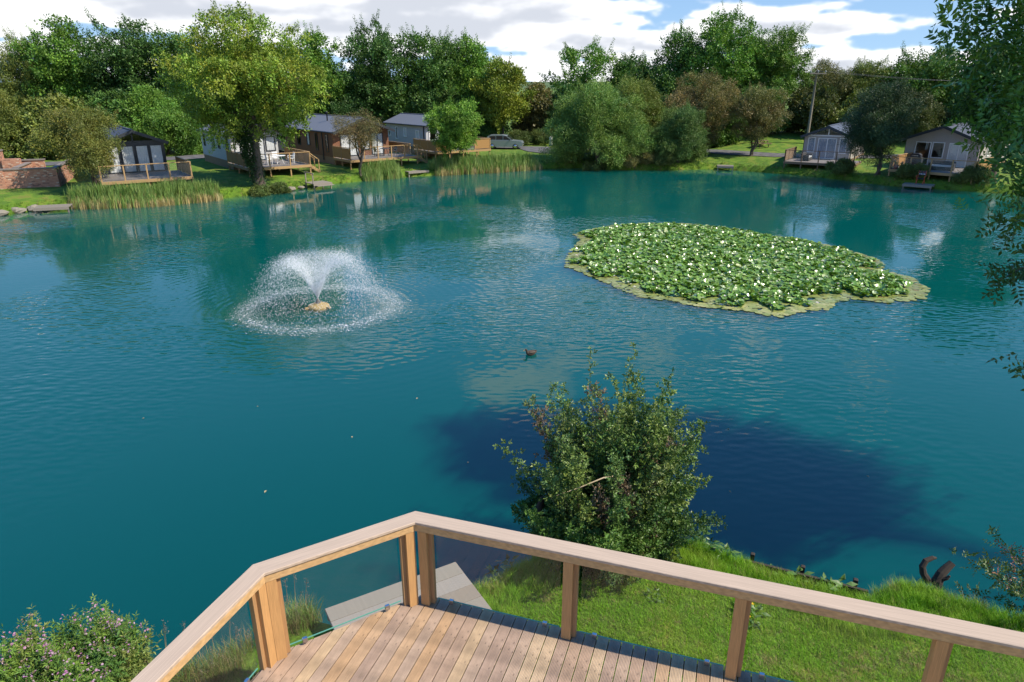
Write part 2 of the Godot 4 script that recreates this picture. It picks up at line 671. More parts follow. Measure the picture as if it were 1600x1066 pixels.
# ------------------------------------------------------------------ materials and shore
func make_materials() -> void:
	tex_grain = grey_tex(3, 0.05, 5, 0.55, 1.0, 512, 512, 1, 8)
	tex_soft = grey_tex(13, 0.09, 5, 0.80, 1.0, 512, 512, 1, 8)
	tex_stain = grey_tex(16, 0.014, 5, 0.74, 1.0, 256, 256)
	rng.seed = 17
	var kim: Image = tex_stain.get_image().duplicate()
	for k in 26:
		var c := Vector2i(rng.randi() % 256, rng.randi() % 256)
		for y in range(-4, 5):
			for x in range(-4, 5):
				var q := Vector2(x, y * 0.7).length()
				if q < 3.2:
					var v := kim.get_pixel((c.x + x + 256) % 256, (c.y + y + 256) % 256)
					kim.set_pixel((c.x + x + 256) % 256, (c.y + y + 256) % 256, v * (0.55 + 0.14 * q))
	tex_stain = ImageTexture.create_from_image(kim)
	tex_fine = grey_tex(4, 0.09, 4, 0.7, 1.0, 256, 256)
	tex_blotch = grey_tex(6, 0.012, 4, 0.6, 1.0, 256, 256)
	mats.bark = mat(lin(0.14, 0.11, 0.085), 0.95, tex_fine, Vector3(3, 0.8, 3))
	mats.leaf = leaf_mat(lin(0.30, 0.36, 0.10))
	mats.leaf_gloss = leaf_mat(lin(0.22, 0.28, 0.08), 0.38)
	mats.timber = mat(lin(0.54, 0.34, 0.155), 0.75, tex_fine, Vector3(1.5, 1.5, 1.5))
	mats.timber_panel = mat(lin(0.50, 0.27, 0.09), 0.75, tex_fine, Vector3(7, 0.5, 7))
	mats.timber_dull = mat(lin(0.26, 0.17, 0.10), 0.8, tex_fine, Vector3(1.5, 1.5, 1.5))
	mats.deck_grey = mat(lin(0.25, 0.22, 0.21), 0.8, tex_fine, Vector3(0.6, 2, 7))
	mats.weathered = mat(lin(0.33, 0.29, 0.24), 0.9, tex_fine, Vector3(0.8, 2, 9))
	mats.plank_grey = [mat(lin(0.31, 0.28, 0.23), 0.9, tex_soft, Vector3(0.4, 2, 26)), mat(lin(0.34, 0.31, 0.27), 0.9, tex_soft, Vector3(0.5, 2, 22)), mat(lin(0.29, 0.25, 0.20), 0.9, tex_soft, Vector3(0.45, 2, 30))]
	mats.slate = mat(lin(0.085, 0.09, 0.115), 0.6, tex_fine, Vector3(2.5, 2.5, 2.5))
	mats.slate_pale = mat(lin(0.20, 0.21, 0.25), 0.6, tex_fine, Vector3(2.5, 2.5, 2.5))
	mats.clad_pale = mat(lin(0.58, 0.59, 0.63), 0.7, tex_fine, Vector3(0.5, 4, 0.5))
	mats.clad_white = mat(lin(0.68, 0.68, 0.69), 0.7, tex_fine, Vector3(0.5, 4, 0.5))
	mats.clad_cream = mat(lin(0.56, 0.50, 0.47), 0.7, tex_fine, Vector3(0.5, 4, 0.5))
	mats.clad_brown = mat(lin(0.27, 0.115, 0.058), 0.7, tex_fine, Vector3(0.5, 5, 0.5))
	mats.clad_blue = mat(lin(0.40, 0.41, 0.50), 0.7, tex_fine, Vector3(0.5, 4, 0.5))
	mats.trim_dark = mat(lin(0.025, 0.03, 0.04), 0.5)
	mats.trim_white = mat(lin(0.75, 0.75, 0.77), 0.45)
	mats.curtain = mat(lin(0.80, 0.83, 0.86), 0.9, tex_fine, Vector3(9, 0.4, 9))
	mats.curtain_blue = mat(lin(0.26, 0.32, 0.42), 0.9, tex_fine, Vector3(9, 0.4, 9))
	mats.slate_mid = mat(lin(0.12, 0.14, 0.19), 0.6, tex_fine, Vector3(2.5, 2.5, 2.5))
	mats.room = mat(lin(0.06, 0.055, 0.05), 0.9)
	mats.skirt = mat(lin(0.42, 0.27, 0.15), 0.9, tex_fine, Vector3(4, 4, 4))
	mats.brick = brick_mat()
	mats.coping = mat(lin(0.30, 0.25, 0.22), 0.9, tex_fine, Vector3(3, 3, 3))
	mats.stone = mat(lin(0.34, 0.30, 0.24), 0.95, tex_fine, Vector3(2, 2, 2))
	mats.tarmac = mat(lin(0.17, 0.165, 0.175), 0.95, tex_blotch, Vector3(0.4, 0.4, 0.4), true)
	mats.white_metal = mat(lin(0.75, 0.75, 0.75), 0.4)
	mats.dark_wicker = mat(lin(0.05, 0.045, 0.045), 0.8, tex_fine, Vector3(9, 9, 9))
	mats.cushion = mat(lin(0.42, 0.44, 0.45), 0.95)
	mats.rubber = mat(lin(0.02, 0.02, 0.02), 0.8)
	mats.chrome = mat(lin(0.6, 0.6, 0.62), 0.25)
	mats.chrome.metallic = 1.0
	mats.black_glass = mat(lin(0.02, 0.025, 0.03), 0.04)
	var g := StandardMaterial3D.new()
	g.transparency = BaseMaterial3D.TRANSPARENCY_ALPHA
	g.albedo_color = Color(0.82, 0.92, 0.9, 0.0)
	g.roughness = 0.02
	g.metallic_specular = 0.36
	mats.glass = g
	mats.bark_dark = mat(lin(0.055, 0.042, 0.034), 0.9, tex_fine, Vector3(5, 2, 5))
	mats.straw = mat(lin(0.35, 0.29, 0.15), 0.9)
	mats.grass = leaf_mat(lin(0.5, 0.55, 0.2), 0.6)
	mats.weed = mat(lin(0.10, 0.20, 0.035), 0.45, tex_fine, Vector3(2, 2, 2))
	mats.yellow_petal = mat(lin(0.75, 0.55, 0.02), 0.6)
	mats.red_wood = mat(lin(0.42, 0.085, 0.035), 0.6)
	mats.red_paint = mat(lin(0.38, 0.10, 0.06), 0.6)
	mats.navy = mat(lin(0.02, 0.02, 0.05), 0.85)
	mats.silver = mat(lin(0.26, 0.31, 0.34), 0.3)
	mats.silver.metallic = 0.4
	mats.silver.clearcoat_enabled = true
	mats.dark_paint = mat(lin(0.03, 0.035, 0.045), 0.3)
	mats.dark_paint.clearcoat_enabled = true
	mats.pole_wood = mat(lin(0.32, 0.28, 0.22), 0.9, tex_fine, Vector3(4, 0.4, 4))
	mats.duck = mat(lin(0.07, 0.05, 0.035), 0.8, tex_fine, Vector3(14, 14, 14))
	mats.duck_wing = mat(lin(0.13, 0.09, 0.065), 0.8, tex_fine, Vector3(14, 14, 14))
	mats.bill = mat(lin(0.25, 0.16, 0.03), 0.5)
	clumps.broad = clump(14, 0.62, 0.44, 101)
	clumps.fine = clump(20, 0.50, 0.22, 102, 0.2)
	clumps.willow = clump(22, 0.62, 0.14, 103, -0.3)
	clumps.ash = clump(18, 0.66, 0.27, 104, 0.5)
	clumps.sparse = clump(9, 0.36, 0.2, 105)

func brick_mat() -> StandardMaterial3D:
	rng.seed = 77
	var im := Image.create(512, 512, false, Image.FORMAT_RGB8)
	im.fill(Color(0.60, 0.52, 0.46))
	for row in 16:
		for k in 9:
			var x := k * 64 + (32 if row % 2 else 0) - 32
			var c := Color(0.68, 0.46, 0.37).lerp(Color(0.75, 0.55, 0.45), rng.randf())
			if rng.randf() < 0.1:
				c = Color(0.52, 0.37, 0.31)
			if rng.randf() < 0.1:
				c = Color(0.78, 0.68, 0.6)
			im.fill_rect(Rect2i(x + 2, row * 32 + 2, 60, 28), c)
	var m := mat(Color.WHITE, 0.95, ImageTexture.create_from_image(im), Vector3(0.56, 0.83, 0.56))
	return m

func make_shore() -> void:
	ground_noise.seed = 8
	ground_noise.frequency = 0.12
	for p in [
		[-33.8, -45.3], [-32.9, -47.3], [-30.7, -48.2], [-26.1, -49.5], [-22.8, -52.2], [-20.4, -55.0], [-18.7, -56.3], [-17.4, -58.7], [-15.8, -61.2], [-13.4, -63.5], [-9.7, -66.4], [-6.2, -68.0], [-2.5, -69.7], [2.0, -72.7], [6.8, -73.9], [10.5, -72.2], [14.9, -71.6], [20.0, -72.6], [22.5, -72.2], [25.4, -69.6], [27.8, -67.6], [30.4, -64.0], [32.8, -60.0], [36.0, -57.8], [39.0, -55.7], [43.0, -52.0], [47.0, -44.0], [47.0, -32.0], [40.0, -21.0], [30.0, -14.0], [20.0, -10.5], [13.0, -9.0], [9.4, -8.3], [7.9, -8.55], [7.25, -8.95], [6.7, -9.3], [6.1, -9.4], [5.6, -9.0], [4.9, -9.35], [4.1, -9.7], [3.5, -10.35], [2.6, -10.6], [1.7, -10.6], [0.7, -10.35], [0.1, -10.0], [-0.5, -9.25], [-1.2, -9.2], [-2.3, -8.7], [-3.3, -8.6], [-4.0, -8.1], [-4.7, -7.3], [-5.6, -7.2], [-6.6, -7.4], [-8.0, -6.6], [-12.0, -4.5], [-24.0, -4.0], [-38.0, -12.0], [-44.0, -26.0], [-40.0, -38.0]]:
		shore.append(Vector2(p[0], p[1]))

# a strip along a path of points, following the ground
func strip(pts: Array, width: float, lift: float) -> Mesh:
	var c := Curve3D.new()
	for k in pts.size():
		var p := Vector3(pts[k][0], 0, pts[k][1])
		var a := Vector3(pts[maxi(k - 1, 0)][0], 0, pts[maxi(k - 1, 0)][1])
		var b := Vector3(pts[mini(k + 1, pts.size() - 1)][0], 0, pts[mini(k + 1, pts.size() - 1)][1])
		var d := (b - a) / 6
		c.add_point(p, -d, d)
	var n := int(c.get_baked_length() / 0.8)
	var st := begin(true)
	var prev := []
	for i in n + 1:
		var p := c.sample_baked(c.get_baked_length() * i / n)
		var q := c.sample_baked(minf(c.get_baked_length(), c.get_baked_length() * i / n + 0.3))
		var o := c.sample_baked(maxf(0, c.get_baked_length() * i / n - 0.3))
		var s := (q - o).normalized().cross(Vector3.UP) * width / 2
		var row := []
		for k in 5:
			var w: Vector3 = p + s * (k / 2.0 - 1.0)
			w.y = ground_h(w.x, w.z) + lift
			row.append(w)
		if i > 0:
			for k in 4:
				quad(st, prev[k], row[k], row[k + 1], prev[k + 1])
		prev = row
	return fin(st)

func make_roads() -> void:
	struct("road", strip([[-70, -57], [-56, -64], [-44, -70], [-35, -75.5], [-27, -82], [-18, -90], [-8, -91.5], [2, -87.5], [9, -86], [16, -87.5], [22, -83.5], [27, -79], [33, -77], [40, -76.5], [50, -77]], 4.2, 0.05), mats.tarmac)
	struct("road", strip([[2, -87.5], [3.5, -82.5], [6, -80.5], [11, -81], [16, -84]], 3.0, 0.06), mats.tarmac)

func make_hills() -> void:
	var st := begin(true)
	var n := FastNoiseLite.new()
	n.seed = 3
	n.frequency = 0.0009
	var prev := []
	for i in 61:
		var x := -4200.0 + i * 140.0
		var top := 30.0 + 16.0 * n.get_noise_1d(x) 
		var row := [Vector3(x, -1, -2600), Vector3(x, top * 0.6, -3000), Vector3(x, top, -3500), Vector3(x, -1, -4300)]
		if i > 0:
			for k in 3:
				quad(st, prev[k], row[k], row[k + 1], prev[k + 1])
		prev = row
	struct("hills", fin(st), mat(lin(0.075, 0.12, 0.035), 1.0))

# ------------------------------------------------------------------ the deck that the photograph is taken over
var du := Vector3(0.95, 0, 0.312)
var dv := Vector3(0.312, 0, -0.95)

func dp(s: float, t: float, y: float) -> Vector3:
	return Vector3(-1.04, y, -6.28) + du * s + dv * t

func front_t(s: float) -> float:
	return minf(0.0, 1.2 * s)

func make_near_deck() -> void:
	rng.seed = 5
	var t := thing("timber_deck", "raised deck of ribbed timber boards with a chamfered corner, in front", "deck")
	var board_mats := []
	for c in [[0.64, 0.42, 0.25], [0.56, 0.38, 0.265], [0.67, 0.47, 0.285], [0.52, 0.36, 0.265], [0.63, 0.395, 0.215], [0.58, 0.41, 0.295], [0.68, 0.49, 0.315]]:
		var m := mat(lin(c[0], c[1], c[2]), 0.72, tex_soft, Vector3(5.0, 5.0, 0.5))
		m.uv1_offset = Vector3(r(0, 1), r(0, 1), r(0, 1))
		m.detail_enabled = true
		m.detail_blend_mode = BaseMaterial3D.BLEND_MODE_MUL
		m.detail_uv_layer = BaseMaterial3D.DETAIL_UV_2
		m.uv2_triplanar = true
		m.uv2_scale = Vector3(1.3, 1.3, 0.9)
		m.detail_albedo = tex_stain
		board_mats.append(m)
	var pitch := 0.129
	var s := -1.06
	var yaw := atan2(-dv.x, -dv.z)
	while s < 6.6:
		var s1 := s + 0.12
		var prof := []
		prof.append(Vector2(0.0, -0.028)); prof.append(Vector2(0.0, -0.003)); prof.append(Vector2(0.003, 0.0))
		for k in 7:
			var x := 0.012 + k * 0.0142
			prof.append(Vector2(x, 0.0)); prof.append(Vector2(x + 0.0022, -0.0028)); prof.append(Vector2(x + 0.0058, -0.0028)); prof.append(Vector2(x + 0.008, 0.0))
		prof.append(Vector2(0.117, 0.0)); prof.append(Vector2(0.12, -0.003)); prof.append(Vector2(0.12, -0.028))
		var st := begin()
		var jig := r(-0.004, 0.004)
		for k in prof.size():
			var p: Vector2 = prof[k]
			var q: Vector2 = prof[(k + 1) % prof.size()]
			var tp := front_t(s + p.x) + 0.05 + jig
			var tq := front_t(s + q.x) + 0.05 + jig
			# board axes: x across, y up, z towards the house (-t)
			quad(st, Vector3(p.x, p.y, -tp), Vector3(q.x, q.y, -tq), Vector3(q.x, q.y, 8.5), Vector3(p.x, p.y, 8.5))
			if k > 0 and k < prof.size() - 1:
				tri(st, Vector3(prof[0].x, prof[0].y, -(front_t(s) + 0.05 + jig)), Vector3(p.x, p.y, -tp), Vector3(q.x, q.y, -tq))
		var b := part(t, "board", fin(st), board_mats[rng.randi() % 7], dp(s, 0, DECK_Y + r(-0.0015, 0.0015)))
		b.basis = Basis(du, Vector3.UP, -dv)
		s += pitch
	# edge boards and legs under the deck
	var pts := [dp(6.6, 0.02, DECK_Y - 0.12), dp(0.02, 0.02, DECK_Y - 0.12), dp(-1.09, -1.3, DECK_Y - 0.12), dp(-1.09, -8.4, DECK_Y - 0.12)]
	for k in 3:
		part(t, "fascia", beam(pts[k], pts[k + 1], 0.035, 0.17), mats.timber_dull)
	for q in [[6.0, -0.2], [3.0, -0.2], [0.2, -0.3], [-0.95, -1.6], [-0.95, -4.5], [3.0, -4.5], [6.0, -4.5]]:
		var p := dp(q[0], q[1], 0)
		var g := ground_h(p.x, p.z) - 0.3
		part(t, "leg", box(Vector3(0.12, DECK_Y - 0.032 - g, 0.12)), mats.timber_dull, Vector3(p.x, (DECK_Y - 0.032 + g) / 2, p.z), Vector3(0, yaw, 0))
	# balustrade
	var rl := thing("balustrade", "timber handrail on paired posts with clear glass panels round the raised deck", "railing")
	var cap := mat(lin(0.58, 0.44, 0.335), 0.7, tex_soft, Vector3(3.5, 3.5, 3.5))
	var sub := mat(lin(0.66, 0.41, 0.19), 0.7, tex_soft, Vector3(3.0, 3.0, 3.0))
	var post := mat(lin(0.62, 0.335, 0.13), 0.7, tex_soft, Vector3(4, 0.5, 4))
	var post2 := mat(lin(0.48, 0.265, 0.115), 0.7, tex_soft, Vector3(4, 0.5, 4))
	# each run has its own texture along its length
	var cs := [dp(8.2, -0.02, 0), dp(0, -0.02, 0), dp(-1.06, -1.27, 0), dp(-1.06, -8.0, 0)]
	var dirs := []
	for k in 3:
		dirs.append((cs[k + 1] - cs[k]).normalized())
	for k in 3:
		var na: Vector3 = dirs[k] if k == 0 else (dirs[k - 1] + dirs[k]).normalized()
		var nb: Vector3 = dirs[k] if k == 2 else (dirs[k] + dirs[k + 1]).normalized()
		var len_: float = (cs[k + 1] - cs[k]).length()
		# built along its own z axis so that the grain runs lengthwise
		var inv := Basis(dirs[k].cross(Vector3.UP), Vector3.UP, -dirs[k]).inverse()
		var st := begin()
		extrude_into(st, rect(0.195, 0.036, 0.006), Vector3.ZERO, Vector3(0, 0, -len_), Vector3.UP, inv * na, inv * nb)
		var o := part(rl, "handrail", fin(st), grain_along(cap), cs[k] + Vector3(0, 3.632, 0))
		o.basis = inv.inverse()
		st = begin()
		var prof := PackedVector2Array()
		for p in rect(0.07, 0.092, 0.004):
			prof.append(p + Vector2(-0.045, 0))
		extrude_into(st, prof, Vector3.ZERO, Vector3(0, 0, -len_), Vector3.UP, inv * na, inv * nb)
		o = part(rl, "rail_bearer", fin(st), grain_along(sub), cs[k] + Vector3(0, 3.567, 0))
		o.basis = inv.inverse()
	var ph := 3.52 - DECK_Y
	for q in [[0, 6.7], [0, 5.04], [0, 3.38], [0, 1.72], [0, 0.105], [1, 0.1], [1, 1.555], [2, 0.075], [2, 1.7], [2, 3.3]]:
		# run, metres along it (run 0 is measured from the corner)
		var k: int = q[0]
		var o: Vector3 = cs[1] if k <= 1 else cs[2]
		var d: Vector3 = -dirs[0] if k == 0 else dirs[k]
		var inn: Vector3 = Vector3.UP.cross(dirs[k])
		var p: Vector3 = o + d * float(q[1]) + inn * 0.03
		var turn := atan2(-d.z, d.x)
		part(rl, "post", box(Vector3(0.1, ph, 0.095), 0.005), post, p + Vector3(0, DECK_Y + ph / 2, 0), Vector3(0, turn, 0))
		var sg := 1.0
		var w := p + d * sg * 0.0735 - inn * 0.025
		if k == 1 and q[1] > 1.0:
			w = p - d * 0.0735 - inn * 0.025
		part(rl, "batten", box(Vector3(0.046, ph - 0.01, 0.05), 0.004), post2, w + Vector3(0, DECK_Y + ph / 2, 0), Vector3(0, turn, 0))
	for q in [[0, 5.2, 6.6], [0, 3.54, 4.94], [0, 1.88, 3.28], [0, 0.26, 1.6], [1, 0.26, 1.43], [2, 0.25, 1.6], [2, 1.86, 3.2]]:
		var k: int = q[0]
		var o: Vector3 = cs[1] if k <= 1 else cs[2]
		var d: Vector3 = -dirs[0] if k == 0 else dirs[k]
		var inn: Vector3 = Vector3.UP.cross(dirs[k])
		var mid: Vector3 = o + d * (float(q[1]) + float(q[2])) / 2 - inn * 0.0
		var wd: float = float(q[2]) - float(q[1]) + 0.06
		var turn := atan2(-d.z, d.x)
		var pane := part(rl, "glass_panel", box(Vector3(wd, 0.88, 0.01), 0.001), mats.glass, mid + Vector3(0, DECK_Y + 0.075 + 0.44, 0), Vector3(0, turn, 0))
		part(pane, "bottom_edge", box(Vector3(wd, 0.008, 0.011), 0.001), mat(lin(0.10, 0.30, 0.22), 0.1), Vector3(0, -0.445, 0))
		part(pane, "clamp", box(Vector3(0.05, 0.06, 0.03), 0.004), mats.chrome, Vector3(-wd / 2 + 0.16, -0.46, 0))
		part(pane, "clamp", box(Vector3(0.05, 0.06, 0.03), 0.004), mats.chrome, Vector3(wd / 2 - 0.16, -0.46, 0))
	# low platform at the water's edge
	var pf := thing("jetty_platform", "weathered grey plank platform at the water's edge below the deck corner", "platform", Vector3(-0.9, 0.9, -8.99), atan2(1.04, 1.8))
	for k in 6:
		part(pf, "plank", box(Vector3(2.1, 0.05, 0.294), 0.006), mats.plank_grey[k % 3], Vector3(-1.05, -0.025 + r(-0.003, 0.003), 0.15 + k * 0.3))
	for q in [[-0.15, 0.12], [-1.95, 0.12], [-0.15, 1.6], [-1.95, 1.6]]:
		part(pf, "leg", box(Vector3(0.12, 1.4, 0.12)), mats.timber_dull, Vector3(q[0], -0.752, q[1]))
	part(pf, "edge_beam", box(Vector3(2.06, 0.14, 0.05)), mats.timber_dull, Vector3(-1.05, -0.122, 0.03))
	part(pf, "edge_beam", box(Vector3(0.05, 0.14, 1.7)), mats.timber_dull, Vector3(-0.03, -0.122, 0.92))

func grain_along(m: StandardMaterial3D) -> StandardMaterial3D:
	var o: StandardMaterial3D = m.duplicate()
	o.uv1_scale = Vector3(m.uv1_scale.x, m.uv1_scale.y, 0.22)
	o.uv1_offset = Vector3(r(0, 1), r(0, 1), r(0, 1))
	return o

# ------------------------------------------------------------------ lodges
func ring(w: float, h: float, bar: float, depth: float, mullions := 0) -> Mesh:
	# a rectangular frame in x,y, front face at z = depth, with upright bars
	var st := begin()
	var x := w / 2
	var y := h / 2
	var o := [Vector2(-x, -y), Vector2(x, -y), Vector2(x, y), Vector2(-x, y)]
	var i := [Vector2(-x + bar, -y + bar), Vector2(x - bar, -y + bar), Vector2(x - bar, y - bar), Vector2(-x + bar, y - bar)]
	for k in 4:
		var n := (k + 1) % 4
		quad(st, v3(o[k], depth), v3(o[n], depth), v3(i[n], depth), v3(i[k], depth))
		quad(st, v3(o[k], 0), v3(o[n], 0), v3(o[n], depth), v3(o[k], depth))
		quad(st, v3(i[k], depth), v3(i[n], depth), v3(i[n], 0), v3(i[k], 0))
	for m in mullions:
		var cx := -x + w * (m + 1) / (mullions + 1)
		var b := bar * 0.5
		var lo := -y + bar
		var hi := y - bar
		quad(st, Vector3(cx - b, lo, depth), Vector3(cx + b, lo, depth), Vector3(cx + b, hi, depth), Vector3(cx - b, hi, depth))
		quad(st, Vector3(cx - b, lo, 0), Vector3(cx - b, lo, depth), Vector3(cx - b, hi, depth), Vector3(cx - b, hi, 0))
		quad(st, Vector3(cx + b, lo, depth), Vector3(cx + b, lo, 0), Vector3(cx + b, hi, 0), Vector3(cx + b, hi, depth))
	return fin(st)

func v3(p: Vector2, z: float) -> Vector3:
	return Vector3(p.x, p.y, z)

func opening(parent: Node, called: String, at: Vector3, turn: float, w: float, h: float, frame: Material, curtained, mull := 0) -> void:
	var f := part(parent, called, ring(w, h, 0.07, 0.07, mull), frame, at, Vector3(0, turn, 0))
	part(f, "pane", box(Vector3(w - 0.13, h - 0.13, 0.008), 0.001), mats.glass, Vector3(0, 0, 0.045))
	if curtained:
		part(f, "curtain", pleats(w - 0.14, h - 0.14), mats.curtain_blue if curtained is String else mats.curtain, Vector3(0, 0, 0.012))

# a wall in x (0..len), y (y0..y1), z (-thick..0) with rectangular holes [x0, x1, y0, y1]
func holed_wall(len_: float, y0: float, y1: float, thick: float, holes: Array) -> Mesh:
	var us := [0.0, len_]
	var vs := [y0, y1]
	for h in holes:
		us.append_array([h[0], h[1]])
		vs.append_array([h[2], h[3]])
	us.sort()
	vs.sort()
	var solid := func(u: float, v: float) -> bool:
		if u < 0 or u > len_ or v < y0 or v > y1:
			return false
		for h in holes:
			if u > h[0] and u < h[1] and v > h[2] and v < h[3]:
				return false
		return true
	var st := begin()
	for i in us.size() - 1:
		for j in vs.size() - 1:
			var a: float = us[i]
			var b: float = us[i + 1]
			var c: float = vs[j]
			var d: float = vs[j + 1]
			if b - a < 1e-4 or d - c < 1e-4 or not solid.call((a + b) / 2, (c + d) / 2):
				continue
			quad(st, Vector3(a, c, 0), Vector3(a, d, 0), Vector3(b, d, 0), Vector3(b, c, 0))
			quad(st, Vector3(a, c, -thick), Vector3(b, c, -thick), Vector3(b, d, -thick), Vector3(a, d, -thick))
			for e in [[Vector2(a, c), Vector2(a, d), -1, 0], [Vector2(b, d), Vector2(b, c), 1, 0], [Vector2(a, d), Vector2(b, d), 0, 1], [Vector2(b, c), Vector2(a, c), 0, -1]]:
				var m: Vector2 = (e[0] + e[1]) / 2 + Vector2(e[2], e[3]) * 0.001
				if not solid.call(m.x, m.y):
					quad(st, v3(e[0], 0), v3(e[0], -thick), v3(e[1], -thick), v3(e[1], 0))
	return fin(st)

func pleats(w: float, h: float) -> Mesh:
	var st := begin()
	var n := maxi(4, int(w / 0.09))
	for k in n:
		var x0 := -w / 2 + w * k / n
		var x1 := -w / 2 + w * (k + 1) / n
		var z0 := 0.016 if k % 2 else 0.0
		var z1 := 0.016 - z0
		quad(st, Vector3(x0, -h / 2, z0), Vector3(x1, -h / 2, z1), Vector3(x1, h / 2, z1), Vector3(x0, h / 2, z0))
	return fin(st)

# local axes: x along the front from its left corner, z towards the lake; the front wall is at z = 0
func lodge(label: String, at: Vector2, yaw_deg: float, d: Dictionary) -> Node3D:
	var gy := 0.75
	var t := thing("holiday_lodge", label, "lodge", Vector3(at.x, gy, at.y), deg_to_rad(yaw_deg), "lodges round the lake")
	var W: float = d.w
	var L: float = d.l
	var f: float = float(d.floor) - gy
	var e: float = f + float(d.get("eave", 2.35))
	var rg: float = e + float(d.get("rise", 0.85))
	var wall: Material = d.wall
	var trim: Material = d.trim
	part(t, "skirt", box(Vector3(W - 0.06, f + 0.3, L - 0.06)), d.get("skirt", mats.skirt), Vector3(W / 2, f / 2 - 0.15, -L / 2))
	var lh := []
	var rh := []
	for w in d.get("side", []):
		var v0: float = f + w[3] + 0.03
		var v1: float = f + w[3] + w[2] - 0.03
		# the left wall runs from back to front, the right wall from front to back
		lh.append([L - 0.12 - w[0] - w[1] / 2 + 0.03, L - 0.12 - w[0] + w[1] / 2 - 0.03, v0, v1])
		rh.append([w[0] - 0.12 - w[1] / 2 + 0.03, w[0] - 0.12 + w[1] / 2 - 0.03, v0, v1])
	part(t, "wall", holed_wall(L - 0.24, f, e, 0.12, lh), wall, Vector3(0, 0, -L + 0.12), Vector3(0, -PI / 2, 0))
	part(t, "wall", holed_wall(L - 0.24, f, e, 0.12, rh), wall, Vector3(W, 0, -0.12), Vector3(0, PI / 2, 0))
	var fh := []
	for w in d.front:
		fh.append([w[1] - w[2] / 2 + 0.03, w[1] + w[2] / 2 - 0.03, f + w[4] + 0.03, f + w[4] + w[3] - 0.03])
	part(t, "wall", holed_wall(W, f, e, 0.12, fh), wall)
	part(t, "floor", box(Vector3(W - 0.26, 0.03, L - 0.26)), mats.timber_dull, Vector3(W / 2, f + 0.017, -L / 2))
	var gable := PackedVector2Array([Vector2(0, f), Vector2(W, f), Vector2(W, e), Vector2(W / 2, rg - 0.02), Vector2(0, e)])
	var peak := PackedVector2Array([Vector2(0, e), Vector2(-W, e), Vector2(-W / 2, rg - 0.02)])
	# extrude_into puts x to the right of the sweep, so mirror for a sweep along +z
	var mir := PackedVector2Array()
	for p in gable:
		mir.append(Vector2(-p.x, p.y))
	if not d.has("gable_glass"):
		part(t, "gable", prism(peak, -0.12, -0.001), wall)
	part(t, "wall", prism(mir, -L, -L + 0.12), wall)
	# roof: two slopes with thickness
	var oh: float = d.get("over", 0.55)
	var slope := (rg - e) / (W / 2)
	var ex := 0.28
	for sd in [0, 1]:
		var a := Vector2(-ex, e - slope * ex + 0.02)
		var b := Vector2(W / 2, rg + 0.02)
		var poly := PackedVector2Array([a, b, b + Vector2(0, 0.11), a + Vector2(0, 0.11)])
		var pm := PackedVector2Array()
		for p in poly:
			pm.append(Vector2(-(p.x if sd == 0 else W - p.x), p.y))
		part(t, "roof", prism(pm, -L - 0.25, oh), d.roof)
		# barge board along the front edge, gutter along the eave
		var q := PackedVector2Array([a + Vector2(0, -0.13), b + Vector2(0, -0.13), b + Vector2(0, 0.125), a + Vector2(0, 0.125)])
		pm = PackedVector2Array()
		for p in q:
			pm.append(Vector2(-(p.x if sd == 0 else W - p.x), p.y))
		part(t, "barge_board", prism(pm, oh + 0.002, oh + 0.04), trim)
		var gx := -ex - 0.04 if sd == 0 else W + ex + 0.04
		part(t, "gutter", box(Vector3(0.1, 0.1, L + 0.7), 0.02), trim, Vector3(gx, a.y + 0.04, -L / 2 + 0.12))
		part(t, "downpipe", box(Vector3(0.08, a.y - f + 0.4, 0.08), 0.02), trim, Vector3(-0.06 if sd == 0 else W + 0.06, (a.y + f - 0.4) / 2, -float(d.get("pipe", 0.25))))
	part(t, "ridge_cap", box(Vector3(0.22, 0.05, L + 0.7), 0.015), d.roof, Vector3(W / 2, rg + 0.14, -L / 2 + 0.15))
	for w in d.get("side", []):
		# [distance back, width, height, sill above floor]
		opening(t, "window", Vector3(-0.002, f + w[3] + w[2] / 2, -w[0]), -PI / 2, w[1], w[2], d.frame, rng.randf() < 0.4)
		opening(t, "window", Vector3(W + 0.002, f + w[3] + w[2] / 2, -w[0]), PI / 2, w[1], w[2], d.frame, false)
	for w in d.front:
		# [name, x, width, height, sill, curtain, mullions]
		opening(t, w[0], Vector3(w[1], f + w[4] + w[3] / 2, 0.002), 0.0, w[2], w[3], d.frame, w[5], w[6])
	if d.has("flue"):
		part(t, "flue", lathe(PackedVector2Array([Vector2(0.07, -0.5), Vector2(0.07, 0.45), Vector2(0.12, 0.45), Vector2(0.12, 0.52), Vector2(0, 0.58)]), 10), trim, Vector3(W * 0.3, rg, -L * 0.4))
	if d.has("gable_glass"):
		# glazed gable: sloping frame bars round a clear pane
		part(t, "gable_pane", prism(peak, -0.06, -0.05), mats.glass)
		part(t, "gable_bar", beam(Vector3(0.0, e + 0.02, -0.05), Vector3(W / 2, rg - 0.05, -0.05), 0.1, 0.14), d.frame)
		part(t, "gable_bar", beam(Vector3(W, e + 0.02, -0.05), Vector3(W / 2, rg - 0.05, -0.05), 0.1, 0.14), d.frame)
		part(t, "gable_bar", box(Vector3(0.1, rg - e - 0.1, 0.09)), d.frame, Vector3(W / 2, (rg + e) / 2 - 0.04, -0.05))
		part(t, "gable_bar", box(Vector3(W - 0.1, 0.12, 0.09)), d.frame, Vector3(W / 2, e + 0.062, -0.05))
	return t

